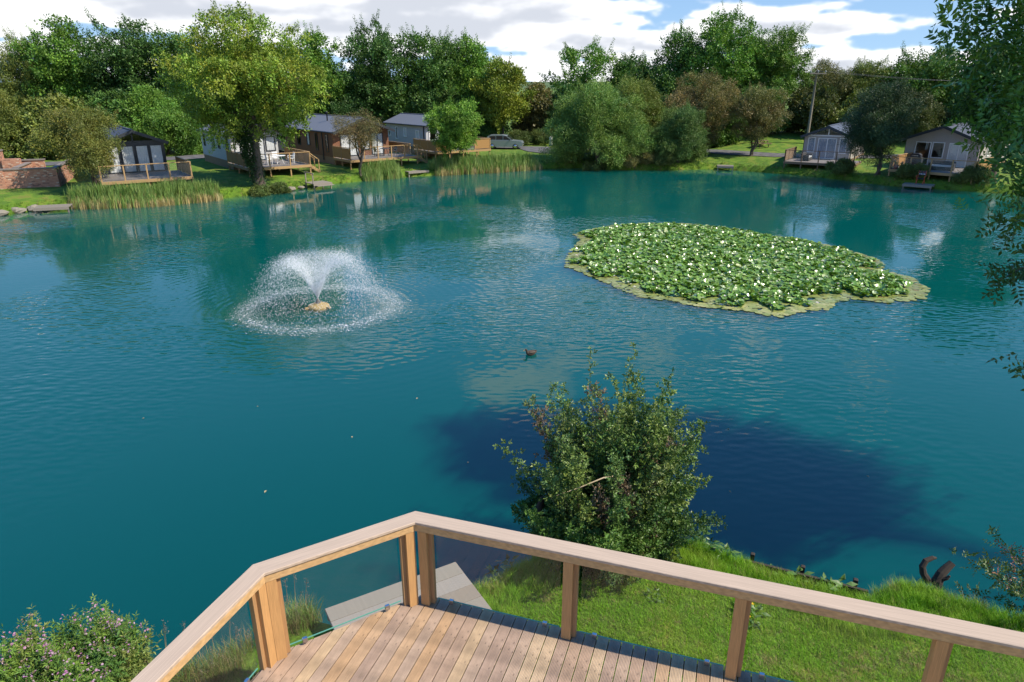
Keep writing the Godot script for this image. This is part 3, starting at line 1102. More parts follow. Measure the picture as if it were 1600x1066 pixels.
# runs: list of [[x0, z0], [x1, z1], "glass" | "board" | "rail"]
func veranda(label: String, at: Vector2, yaw_deg: float, floor_y: float, x0: float, x1: float, z0: float, z1: float, runs: Array, wood: Material, floor_mat: Material, stair := []) -> Node3D:
	var gy := 0.75
	var t := thing("veranda", label, "veranda", Vector3(at.x, gy, at.y), deg_to_rad(yaw_deg), "verandas of the lodges")
	var f := floor_y - gy
	part(t, "floor", box(Vector3(x1 - x0, 0.05, z1 - z0)), floor_mat, Vector3((x0 + x1) / 2, f - 0.025, (z0 + z1) / 2))
	part(t, "fascia", box(Vector3(x1 - x0 + 0.08, 0.22, 0.035)), wood, Vector3((x0 + x1) / 2, f - 0.10, z1 + 0.0195))
	part(t, "fascia", box(Vector3(0.035, 0.22, z1 - z0)), wood, Vector3(x0 - 0.0195, f - 0.10, (z0 + z1) / 2))
	part(t, "fascia", box(Vector3(0.035, 0.22, z1 - z0)), wood, Vector3(x1 + 0.0195, f - 0.10, (z0 + z1) / 2))
	var nx := int(ceil((x1 - x0) / 2.0))
	for i in nx + 1:
		for z in [z0 + 0.3, (z0 + z1) / 2, z1 - 0.1]:
			part(t, "leg", box(Vector3(0.1, f + 0.9, 0.1)), wood, Vector3(lerpf(x0 + 0.06, x1 - 0.06, float(i) / nx), f - 0.052 - (f + 0.9) / 2, z))
	for q in runs:
		var a := Vector3(q[0][0], f, q[0][1])
		var b := Vector3(q[1][0], f, q[1][1])
		var len_ := (b - a).length()
		var d := (b - a) / len_
		var turn := atan2(-d.z, d.x)
		part(t, "rail", box(Vector3(len_ + 0.1, 0.05, 0.12)), wood, (a + b) / 2 + Vector3(0, 1.08, 0), Vector3(0, turn, 0))
		var n := maxi(1, int(round(len_ / 1.6)))
		for k in n + 1:
			part(t, "post", box(Vector3(0.09, 1.05, 0.09)), wood, a + d * len_ * k / n + Vector3(0, 0.526, 0), Vector3(0, turn, 0))
		for k in n:
			var m := a + d * len_ * (k + 0.5) / n
			var w := len_ / n - 0.1
			if q[2] == "glass":
				part(t, "glass_panel", box(Vector3(w, 0.9, 0.012), 0.001), mats.glass, m + Vector3(0, 0.55, 0), Vector3(0, turn, 0))
			elif q[2] == "board":
				part(t, "board_panel", box(Vector3(w + 0.04, 0.95, 0.03)), mats.timber_panel if wood == mats.timber else wood, m + Vector3(0, 0.545, 0), Vector3(0, turn, 0))
			else:
				part(t, "rail", box(Vector3(w, 0.06, 0.04)), wood, m + Vector3(0, 0.55, 0), Vector3(0, turn, 0))
	if stair.size():
		# [x, z, direction x]
		var sx: float = stair[2]
		for k in 3:
			part(t, "step", box(Vector3(0.3, 0.04, 1.0)), wood, Vector3(stair[0] + sx * (0.17 + 0.27 * k), f - 0.2 * (k + 1), stair[1]))
		for sd in [-0.52, 0.52]:
			part(t, "stringer", beam(Vector3(stair[0] + sx * 0.02, f - 0.08, stair[1] + sd), Vector3(stair[0] + sx * 1.0, f - 0.8, stair[1] + sd), 0.04, 0.22), wood)
			part(t, "stair_rail", beam(Vector3(stair[0] + sx * 0.02, f + 1.0, stair[1] + sd), Vector3(stair[0] + sx * 0.95, f + 0.3, stair[1] + sd), 0.05, 0.08), wood)
			part(t, "post", box(Vector3(0.08, 1.2, 0.08)), wood, Vector3(stair[0] + sx * 0.95, f - 0.28, stair[1] + sd))
	return t

func make_lodges() -> void:
	rng.seed = 40
	# glass fronted lodge on the left
	var a1 := Vector2(-31.6, -54.6)
	lodge("dark framed glass fronted lodge half hidden behind the hawthorn, beside the reeds", a1, 36.0, {"w": 4.3, "l": 10.5, "floor": 1.6, "eave": 2.3, "rise": 0.85, "wall": mats.trim_dark, "roof": mats.slate, "trim": mats.trim_dark, "frame": mats.trim_dark,
		"front": [["glass_door", 0.62, 0.92, 2.05, 0.03, true, 0], ["glass_door", 1.66, 0.92, 2.05, 0.03, true, 0], ["glass_door", 2.70, 0.92, 2.05, 0.03, true, 0], ["glass_door", 3.72, 0.92, 2.05, 0.03, true, 0]], "side": [[3, 0.6, 1.1, 0.9], [6, 0.6, 1.1, 0.9]], "gable_glass": true})
	veranda("timber veranda with grey floor in front of the glass fronted lodge", a1, 36.0, 1.6, -1.0, 5.1, 0.15, 5.2, [[[-1.0, 5.15], [5.05, 5.15], "glass"], [[5.05, 5.15], [5.05, 0.2], "board"]], mats.timber, mats.deck_grey)
	# pale lodge behind the big ash
	var a2 := Vector2(-25.4, -63.9)
	lodge("pale grey clad lodge with small dark windows behind the big ash tree", a2, 37.0, {"w": 4.3, "l": 10.0, "floor": 1.6, "wall": mats.clad_white, "roof": mats.slate_pale, "trim": mats.trim_dark, "frame": mats.trim_dark, "pipe": 0.9,
		"front": [["window", 0.75, 0.9, 1.3, 0.8, true, 0], ["glass_door", 2.2, 1.7, 2.05, 0.03, true, 1], ["window", 3.6, 0.9, 1.3, 0.8, true, 0]], "side": [[1.0, 0.7, 2.0, 0.1], [3.6, 0.6, 1.0, 0.95], [5.6, 0.6, 1.1, 0.9], [8.8, 0.5, 1.1, 0.9]]})
	veranda("timber veranda with white garden furniture in front of the pale lodge", a2, 37.0, 1.6, -0.5, 4.9, 0.15, 6.3, [[[-0.45, 6.25], [4.85, 6.25], "glass"], [[4.85, 6.25], [4.85, 0.2], "board"], [[-0.45, 6.25], [-0.45, 0.2], "board"]], mats.timber, mats.deck_grey, [5.05, 4.8, 1.0])
	# brown lodge
	var a3 := Vector2(-17.3, -68.4)
	lodge("reddish brown clad lodge with grey roof behind the thin bare-looking tree", a3, 39.0, {"w": 6.1, "l": 11.8, "floor": 1.6, "eave": 2.35, "rise": 1.15, "over": 0.9, "wall": mats.clad_brown, "roof": mats.slate_pale, "trim": mats.trim_dark, "frame": mats.trim_dark, "pipe": 2.2, "flue": true,
		"front": [["glass_door", 1.75, 1.9, 2.05, 0.03, true, 1], ["window", 3.5, 0.9, 1.5, 0.55, true, 0], ["glass_door", 4.8, 1.3, 2.05, 0.03, true, 1]], "side": [[1.2, 0.55, 1.7, 0.4], [3.6, 0.55, 1.7, 0.4], [5.6, 0.7, 1.3, 0.8], [8.0, 0.8, 1.5, 0.7]]})
	veranda("wide timber veranda with glass panels and side steps before the brown lodge", a3, 39.0, 1.6, -0.15, 7.2, 0.15, 3.8, [[[-0.1, 3.75], [7.15, 3.75], "glass"], [[-0.1, 3.75], [-0.1, 0.2], "board"], [[7.15, 2.4], [7.15, -2.0], "board"]], mats.timber, mats.deck_grey, [7.35, 3.1, 1.0])
	# blue grey lodge
	var a4 := Vector2(-9.3, -77.0)
	lodge("blue grey lodge with white front behind the small bright green tree", a4, 37.0, {"w": 4.4, "l": 9.2, "floor": 1.75, "wall": mats.clad_pale, "roof": mats.slate_pale, "trim": mats.trim_dark, "frame": mats.trim_white, "pipe": 0.4,
		"front": [["window", 0.8, 0.9, 1.3, 0.8, false, 0], ["glass_door", 2.2, 1.6, 2.05, 0.03, true, 1], ["window", 3.6, 0.9, 1.3, 0.8, false, 0]], "side": [[1.8, 0.8, 1.0, 0.8], [4.6, 0.6, 1.0, 0.95], [6.6, 0.45, 1.4, 0.6], [8.4, 0.6, 0.6, 0.9]]})
	veranda("orange timber boarded veranda between the reeds and the blue grey lodge", a4, 37.0, 1.75, -1.7, 5.2, 0.15, 4.7, [[[-1.65, 4.65], [0.6, 4.65], "board"], [[0.6, 4.65], [3.2, 4.65], "rail"], [[3.2, 4.65], [5.15, 4.65], "board"], [[5.15, 4.65], [5.15, 0.2], "board"], [[-1.65, 4.65], [-1.65, 0.2], "board"]], mats.timber, mats.deck_grey)
	# right hand lodges
	var b1 := Vector2(29.9, -72.6)
	lodge("cream lodge with white double doors and blue grey roof beside the dark willow", b1, -34.0, {"w": 4.4, "l": 10.0, "floor": 1.15, "eave": 2.2, "rise": 0.9, "wall": mats.clad_cream, "roof": mats.slate_mid, "trim": mats.trim_dark, "frame": mats.trim_white,
		"front": [["window", 0.72, 0.7, 1.5, 0.6, "blue", 0], ["glass_door", 2.2, 1.75, 2.0, 0.03, "blue", 1], ["window", 3.68, 0.7, 1.5, 0.6, "blue", 0]], "side": [[3, 0.7, 1.0, 0.9], [6, 0.7, 1.0, 0.9]], "gable_glass": true})
	veranda("dark timber veranda overhanging the water before the cream lodge", b1, -34.0, 1.15, -0.7, 5.6, 0.15, 4.6, [[[-0.65, 4.55], [5.55, 4.55], "glass"], [[-0.65, 4.55], [-0.65, 0.2], "board"]], mats.timber_dull, mats.deck_grey)
	var b2 := Vector2(36.9, -66.4)
	lodge("cream lodge with black sloping roof edge partly hidden by overhanging leaves", b2, -46.0, {"w": 6.0, "l": 11.0, "floor": 1.2, "eave": 2.3, "rise": 1.15, "wall": mats.clad_cream, "roof": mats.slate, "trim": mats.trim_dark, "frame": mats.trim_white,
		"front": [["glass_door", 1.5, 1.3, 2.05, 0.03, false, 0], ["window", 2.75, 1.0, 1.4, 0.7, false, 0], ["glass_door", 4.4, 1.6, 2.05, 0.03, true, 1]], "side": [[3, 0.7, 1.0, 0.9], [6, 0.7, 1.0, 0.9]]})
	veranda("timber veranda with barbecue and wicker seats above the red chair", b2, -46.0, 1.2, 0.7, 7.2, 0.15, 5.6, [[[0.75, 5.55], [7.15, 5.55], "glass"], [[0.75, 5.55], [0.75, 0.2], "board"], [[7.15, 5.55], [7.15, 0.2], "board"]], mats.timber, mats.deck_grey)
	# brick terrace on the left
	var bw := thing("brick_enclosure", "pinkish brick garden enclosure with flat copings on the lawn", "brick wall", Vector3(-34.3, 0.6, -52.7), deg_to_rad(22.0))
	# x to the left is negative; return wall goes back along -z
	for q in [[-6.0, -0.15, 12.0, 0.3, 1.85, 0.0], [-0.15, -3.8, 0.3, 6.7, 1.85, 0.0], [-4.2, -6.6, 4.4, 0.3, 1.95, 0.0], [-3.1, -4.3, 0.3, 4.2, 1.75, 0.0]]:
		part(bw, "wall", box(Vector3(q[2], q[4], q[3]), 0.01), mats.brick, Vector3(q[0], q[4] / 2 - 0.2, q[1]))
		part(bw, "coping", box(Vector3(q[2] + 0.12, 0.09, q[3] + 0.12), 0.015), mats.coping, Vector3(q[0], q[4] - 0.155 + float(q[5]), q[1]))
	part(bw, "pier", box(Vector3(1.5, 2.9, 0.6), 0.01), mats.brick, Vector3(-5.2, 1.2, -5.2))
	part(bw, "coping", box(Vector3(1.6, 0.1, 0.7), 0.015), mats.coping, Vector3(-5.2, 2.7, -5.2))
	part(bw, "pier", box(Vector3(1.2, 2.3, 0.6), 0.01), mats.brick, Vector3(-3.9, 0.9, -5.0))
	part(bw, "pier", box(Vector3(0.4, 1.86, 0.36), 0.01), mats.brick, Vector3(-3.6, 0.73, -0.13))
	part(bw, "plinth", box(Vector3(12.1, 0.3, 0.42), 0.02), mats.coping, Vector3(-6.0, 0.1, -0.14))

# ------------------------------------------------------------------ trees on the far side
func gpos(x: float, z: float) -> Vector3:
	return Vector3(x, ground_h(x, z), z)

func make_trees() -> void:
	var dark := Color(0.07, 0.14, 0.027)
	var deep := Color(0.054, 0.112, 0.025)
	var mid := Color(0.10, 0.195, 0.028)
	var olive := Color(0.135, 0.165, 0.034)
	var lime := Color(0.155, 0.25, 0.026)
	var yellow := Color(0.22, 0.26, 0.03)
	var brown := Color(0.15, 0.105, 0.035)
	# big ash on the lawn edge
	var ash := tree("ash_tree", "big yellow green ash tree with a thick dark trunk on the lawn", "tree", gpos(-20.3, -55.9), {"h": 13.3, "rx": 7.0, "rz": 5.4, "cb": 0.19, "tr": 0.42, "trunk_h": 0.72, "limbs": 26, "n": 175, "per": 66, "br": 0.165, "cs": 0.32, "twig": 0.14, "col": lime, "col2": yellow * 0.92, "leaf": "ash", "seed": 201, "taper": 0.15, "lean": Vector3(-0.1, 0, 0)})
	var ix := []
	var ic := PackedColorArray()
	for i in 900:
		var f := pow(rng.randf(), 0.8)
		var rad := r(0.3, 0.5) + (0.9 * f * f * rng.randf())
		var aa := r(0, TAU)
		ix.append(Transform3D(rbasis(r(0.14, 0.24)), Vector3(cos(aa) * rad - 0.75 * f, 0.2 + f * 5.0, sin(aa) * rad)))
		ic.append(jitter(Color(0.035, 0.075, 0.02), 0.25))
	scatter(ash, "ivy", clumps.broad, mats.leaf, ix, ic)
	# hawthorn before the glass fronted lodge
	tree("hawthorn", "rounded olive hawthorn standing in front of the glass fronted lodge", "tree", gpos(-30.9, -51.4), {"h": 6.4, "rx": 2.9, "cb": 0.12, "tr": 0.12, "stems": 3, "limbs": 12, "n": 60, "per": 70, "br": 0.24, "cs": 0.26, "col": olive, "col2": Color(0.15, 0.15, 0.035), "leaf": "fine", "seed": 202, "taper": 0.2})
	# thin brown tree before the brown lodge
	tree("thin_tree", "small thin tree with sparse brownish leaves before the brown lodge", "tree", gpos(-13.7, -63.9), {"h": 5.7, "rx": 2.7, "cb": 0.33, "tr": 0.13, "stems": 2, "limbs": 22, "n": 40, "per": 48, "br": 0.32, "cs": 0.24, "col": Color(0.17, 0.125, 0.05), "col2": Color(0.12, 0.12, 0.04), "leaf": "sparse", "seed": 203, "taper": 0.5, "trunk_h": 0.7})
	# small bright tree
	tree("young_ash", "small bright green tree with a pale thin trunk beside the tall reeds", "tree", gpos(-5.9, -69.0), {"h": 6.5, "rx": 2.9, "cb": 0.22, "tr": 0.1, "limbs": 14, "n": 55, "per": 60, "br": 0.25, "cs": 0.28, "col": Color(0.105, 0.215, 0.022), "col2": Color(0.14, 0.25, 0.03), "leaf": "ash", "seed": 204, "taper": 0.2})
	tree("field_maple", "yellow green rounded tree behind the parked silver car", "tree", gpos(-1.2, -92.5), {"h": 10.4, "rx": 4.0, "cb": 0.16, "tr": 0.2, "limbs": 10, "n": 70, "per": 75, "br": 0.22, "cs": 0.34, "col": Color(0.135, 0.185, 0.02), "col2": yellow, "leaf": "broad", "seed": 205})
	# willow thicket at the water's edge
	tree("willow_bush", "large rounded grey green willow bush at the water's edge", "tree", gpos(9.2, -73.9), {"h": 8.2, "rx": 5.2, "rz": 3.4, "cb": 0.0, "tr": 0.14, "stems": 3, "limbs": 9, "n": 100, "per": 95, "br": 0.26, "cs": 0.34, "col": Color(0.115, 0.20, 0.038), "col2": Color(0.155, 0.24, 0.05), "leaf": "willow", "base": 34, "twigs": 170, "twig": 0.3, "seed": 206, "taper": -0.75}, "willow thicket")
	tree("willow_bush", "yellowish topped willow bush behind the grey green one", "tree", gpos(13.8, -77.2), {"h": 8.4, "rx": 3.8, "cb": 0.0, "tr": 0.14, "stems": 3, "limbs": 6, "n": 70, "per": 85, "br": 0.26, "cs": 0.34, "col": Color(0.12, 0.165, 0.028), "col2": Color(0.15, 0.18, 0.03), "leaf": "willow", "base": 20, "twigs": 110, "twig": 0.3, "seed": 207, "taper": -0.5}, "willow thicket")
	tree("willow_bush", "narrow dull green willow bush overhanging the water, right of the thicket", "tree", gpos(17.3, -73.3), {"h": 5.9, "rx": 2.5, "cb": 0.0, "tr": 0.1, "stems": 3, "limbs": 6, "n": 60, "per": 70, "br": 0.27, "cs": 0.28, "col": Color(0.09, 0.155, 0.036), "leaf": "willow", "base": 22, "twigs": 90, "twig": 0.35, "seed": 208, "taper": -0.7}, "willow thicket")
	tree("hawthorn", "tall olive brown hawthorn rising behind the willow thicket", "tree", gpos(21.2, -79.5), {"h": 8.6, "rx": 4.6, "cb": 0.08, "tr": 0.14, "stems": 3, "limbs": 12, "n": 85, "per": 75, "br": 0.23, "cs": 0.3, "col": Color(0.155, 0.145, 0.042), "col2": Color(0.20, 0.14, 0.055), "leaf": "fine", "seed": 209, "taper": 0.25})
	tree("hawthorn", "spreading brown green hawthorn with bare stems on the lawn", "tree", gpos(26.2, -77.2), {"h": 7.3, "rx": 3.5, "cb": 0.2, "tr": 0.13, "stems": 3, "limbs": 15, "n": 60, "per": 70, "br": 0.25, "cs": 0.28, "col": Color(0.135, 0.145, 0.04), "col2": Color(0.17, 0.13, 0.05), "leaf": "fine", "seed": 210, "taper": 0.4})
	# dark willow between the right lodges
	tree("dark_willow", "dark grey green willow with a bare stem between the two cream lodges", "tree", gpos(33.0, -62.9), {"h": 7.9, "rx": 3.1, "cb": 0.1, "tr": 0.13, "stems": 2, "limbs": 10, "n": 70, "per": 80, "br": 0.27, "cs": 0.3, "col": Color(0.038, 0.07, 0.03), "col2": Color(0.05, 0.085, 0.035), "leaf": "willow", "seed": 211, "taper": 0.3, "lean": Vector3(-0.6, 0, 0)})
	tree("shore_tree", "grey trunked tree on the far bank behind the overhanging leaves", "tree", gpos(39.6, -57.4), {"h": 11.0, "rx": 4.2, "cb": 0.3, "tr": 0.27, "limbs": 9, "n": 55, "per": 70, "br": 0.26, "cs": 0.38, "col": deep, "col2": dark, "leaf": "broad", "seed": 212})
	# back row: x, z, height, half width, colour, leaf, label
	var rows := [
		[-66.0, -84.0, 12.5, 4.2, olive, "fine", "brownish olive tree at the left end of the back row"],
		[-57.5, -86.0, 12.4, 4.0, olive, "fine", "olive tree with thin top, second in the back row"],
		[-52.5, -86.0, 15.0, 4.0, mid, "broad", "tall dark green tree with pointed top behind the brick enclosure"],
		[-45.8, -87.0, 15.4, 4.6, deep, "broad", "tallest dark green tree in the left back row"],
		[-38.6, -87.0, 13.6, 4.2, dark, "broad", "dark tree with a ragged top left of the big ash"],
		[-31.5, -88.0, 13.6, 4.2, dark, "broad", "dark green tree behind the crown of the big ash"],
		[-24.4, -93.0, 14.2, 3.6, mid, "broad", "narrow green tree just right of the big ash crown"],
		[-17.4, -95.0, 15.3, 4.8, deep, "broad", "broad dark green tree behind the brown lodge"],
		[-10.4, -97.0, 14.6, 4.4, dark, "broad", "dark green tree behind the blue grey lodge"],
		[-5.0, -98.0, 13.6, 4.0, mid, "broad", "green tree sloping down towards the gap in the skyline"],
		[9.8, -101.0, 13.7, 4.6, mid, "broad", "open crowned tree standing alone right of the skyline gap"],
		[17.0, -102.0, 11.4, 3.6, dark, "broad", "low dark tree between the open crowned and the tallest tree"],
		[22.2, -97.0, 14.0, 4.2, dark, "broad", "dark tree behind the olive brown hawthorn"],
		[27.6, -96.0, 16.2, 4.8, mid, "broad", "tallest rounded tree of the right back row"],
		[33.6, -96.0, 13.6, 4.4, Color(0.085, 0.16, 0.022), "ash", "bright green rounded tree beside the utility pole"],
		[43.6, -101.0, 9.2, 3.4, Color(0.12, 0.12, 0.04), "fine", "brownish tree just right of the utility pole"],
		[49.0, -100.0, 9.3, 3.6, olive, "fine", "olive tree in the low part of the right back row"],
		[54.6, -97.0, 10.8, 4.4, Color(0.075, 0.14, 0.022), "broad", "rounded green tree above the black edged roof"],
		[62.0, -92.0, 10.0, 4.4, dark, "broad", "dark tree at the far right behind the overhanging leaves"],
		[69.0, -86.0, 11.0, 4.4, dark, "broad", "last dark tree of the right back row"]]
	var k := 0
	for q in rows:
		var open: bool = q[2] == 13.7
		tree("back_row_tree", q[6], "tree", gpos(q[0], q[1]), {"h": q[2], "rx": q[3] * 1.18, "cb": 0.06, "tr": 0.24, "limbs": 9, "n": 80 if open else 150, "per": 55, "br": 0.17 if open else 0.19, "cs": 0.38, "col": q[4], "col2": q[4] * 1.35, "leaf": q[5], "seed": 300 + k, "taper": 0.1}, "trees of the back row")
		k += 1
	# hedge and scrub in front of the back row
	var hedge := [
		[-59.0, -70.0, 7.5, 3.6, mid, "leafy green scrub at the far left behind the brick enclosure"], [-53.5, -73.0, 7.2, 3.6, olive, "olive scrub behind the brick pier"], [-48.5, -75.5, 6.6, 3.4, olive, "brown tinged scrub behind the brick enclosure's back wall"],
		[-43.4, -77.5, 6.4, 3.4, dark, "dark scrub beside the road left of the glass fronted lodge"], [-38.6, -79.0, 7.0, 3.4, mid, "green scrub behind the glass fronted lodge"], [-34.0, -83.0, 7.5, 3.4, dark, "dark scrub between the two left lodges"], [-29.0, -86.5, 7.4, 3.5, deep, "deep green scrub behind the pale lodge roof"],
		[-22.5, -93.0, 7.2, 3.6, deep, "deep green scrub left of the brown lodge ridge"], [-15.4, -96.0, 7.2, 3.8, dark, "dark scrub behind the brown lodge ridge"], [-9.8, -94.5, 7.0, 3.5, deep, "deep green scrub behind the blue grey lodge ridge"], [-4.8, -95.5, 6.8, 3.4, dark, "dark scrub behind the parked silver car"],
		[3.2, -97.0, 7.6, 3.0, Color(0.13, 0.12, 0.045), "brownish scrub below the skyline gap"], [7.6, -97.0, 7.4, 3.0, deep, "dark scrub left of the willow thicket"], [13.5, -93.0, 6.8, 3.6, dark, "dark scrub behind the willow thicket"], [19.0, -90.0, 6.6, 3.6, deep, "deep green scrub behind the tall hawthorn"],
		[25.0, -89.0, 6.0, 3.4, dark, "dark scrub behind the spreading hawthorn"], [31.5, -91.5, 5.8, 3.2, dark, "dark scrub behind the picnic bench"], [37.5, -90.0, 5.4, 3.2, Color(0.07, 0.085, 0.024), "olive scrub behind the cream lodge roof"], [43.0, -88.0, 5.2, 3.4, olive, "olive scrub right of the cream lodge roof"],
		[48.6, -87.0, 5.4, 3.6, Color(0.07, 0.085, 0.024), "dull green scrub above the lawn slope"], [55.0, -85.0, 5.8, 3.6, dark, "dark scrub behind the black edged roof"], [61.0, -80.0, 6.5, 3.8, dark, "dark scrub at the far right bank"]]
	k = 0
	for q in hedge:
		tree("scrub_bush", q[5], "bush", gpos(q[0], q[1]), {"h": q[2], "rx": q[3], "cb": 0.0, "tr": 0.1, "stems": 2, "limbs": 4, "n": 50, "per": 72, "br": 0.3, "cs": 0.42, "col": q[4], "col2": q[4] * 1.3, "leaf": "fine" if k % 3 == 1 else "broad", "base": 14, "seed": 400 + k, "taper": -0.6, "trunk_h": 0.5}, "scrub in front of the back row")
		k += 1
	# low growth along the water's edge
	var low := [[8.5, -72.6, 1.4, 1.6, "low leafy growth under the big willow bush"], [12.6, -72.3, 1.6, 1.7, "yellowish low growth trailing in the water under the thicket"], [15.6, -72.3, 1.3, 1.3, "dull low growth beside the narrow willow bush"], [30.6, -65.0, 1.2, 1.3, "dark low growth under the cream lodge's veranda"], [34.6, -60.2, 1.2, 1.4, "low growth behind the red chair"], [38.3, -57.6, 1.5, 1.5, "low growth at the foot of the grey trunked tree"], [-20.0, -54.9, 1.1, 1.1, "low leafy growth at the foot of the big ash"], [-18.9, -56.0, 0.9, 0.9, "small leafy growth right of the ash trunk"], [-37.5, -72.5, 1.8, 1.2, "small shrub by the road behind the lawn"], [-41.5, -68.0, 1.5, 1.0, "small pale shrub beside the brick return wall"],
		[1.0, -91.2, 2.0, 1.5, "low bright shrub right of the silver car"], [3.6, -92.4, 1.8, 1.5, "low green shrub left of the white cylinder"]]
	k = 0
	for q in low:
		tree("low_shrub", q[4], "shrub", gpos(q[0], q[1]), {"h": q[2], "rx": q[3], "cb": 0.0, "tr": 0.03, "stems": 2, "limbs": 2, "n": 22, "per": 40, "br": 0.42, "cs": 0.22, "col": Color(0.085, 0.12, 0.03) if k != 1 else Color(0.17, 0.16, 0.05), "leaf": "fine", "seed": 500 + k, "taper": -0.2, "trunk_h": 0.5}, "low growth along the banks")
		k += 1

# ------------------------------------------------------------------ lilies
func pad_mesh(cup: float, seed_: int) -> Mesh:
	rng.seed = seed_
	var st := begin()
	var n := 11
	var pts := []
	for k in n:
		var a := 0.22 + (TAU - 0.44) * k / (n - 1)
		var q := r(0.92, 1.05)
		pts.append(Vector3(cos(a) * q, cup * r(0.6, 1.3) * (1 if k % 2 else 0.7), sin(a) * q))
	for k in n - 1:
		tri(st, Vector3(0.08, 0, 0), pts[k], pts[k + 1])
	return fin(st)

func flower_mesh(seed_: int) -> Mesh:
	rng.seed = seed_
	var st := begin()
	for ringk in 2:
		for k in 8:
			var a := TAU * (k + 0.5 * ringk) / 8
			var d := Vector3(cos(a), 0.55 + 0.7 * ringk, sin(a)).normalized()
			leaf_into(st, Vector3(0, 0.02, 0), d, Vector3.UP - d * 0.2, 1.0 - 0.15 * ringk, 0.5)
	return fin(st)

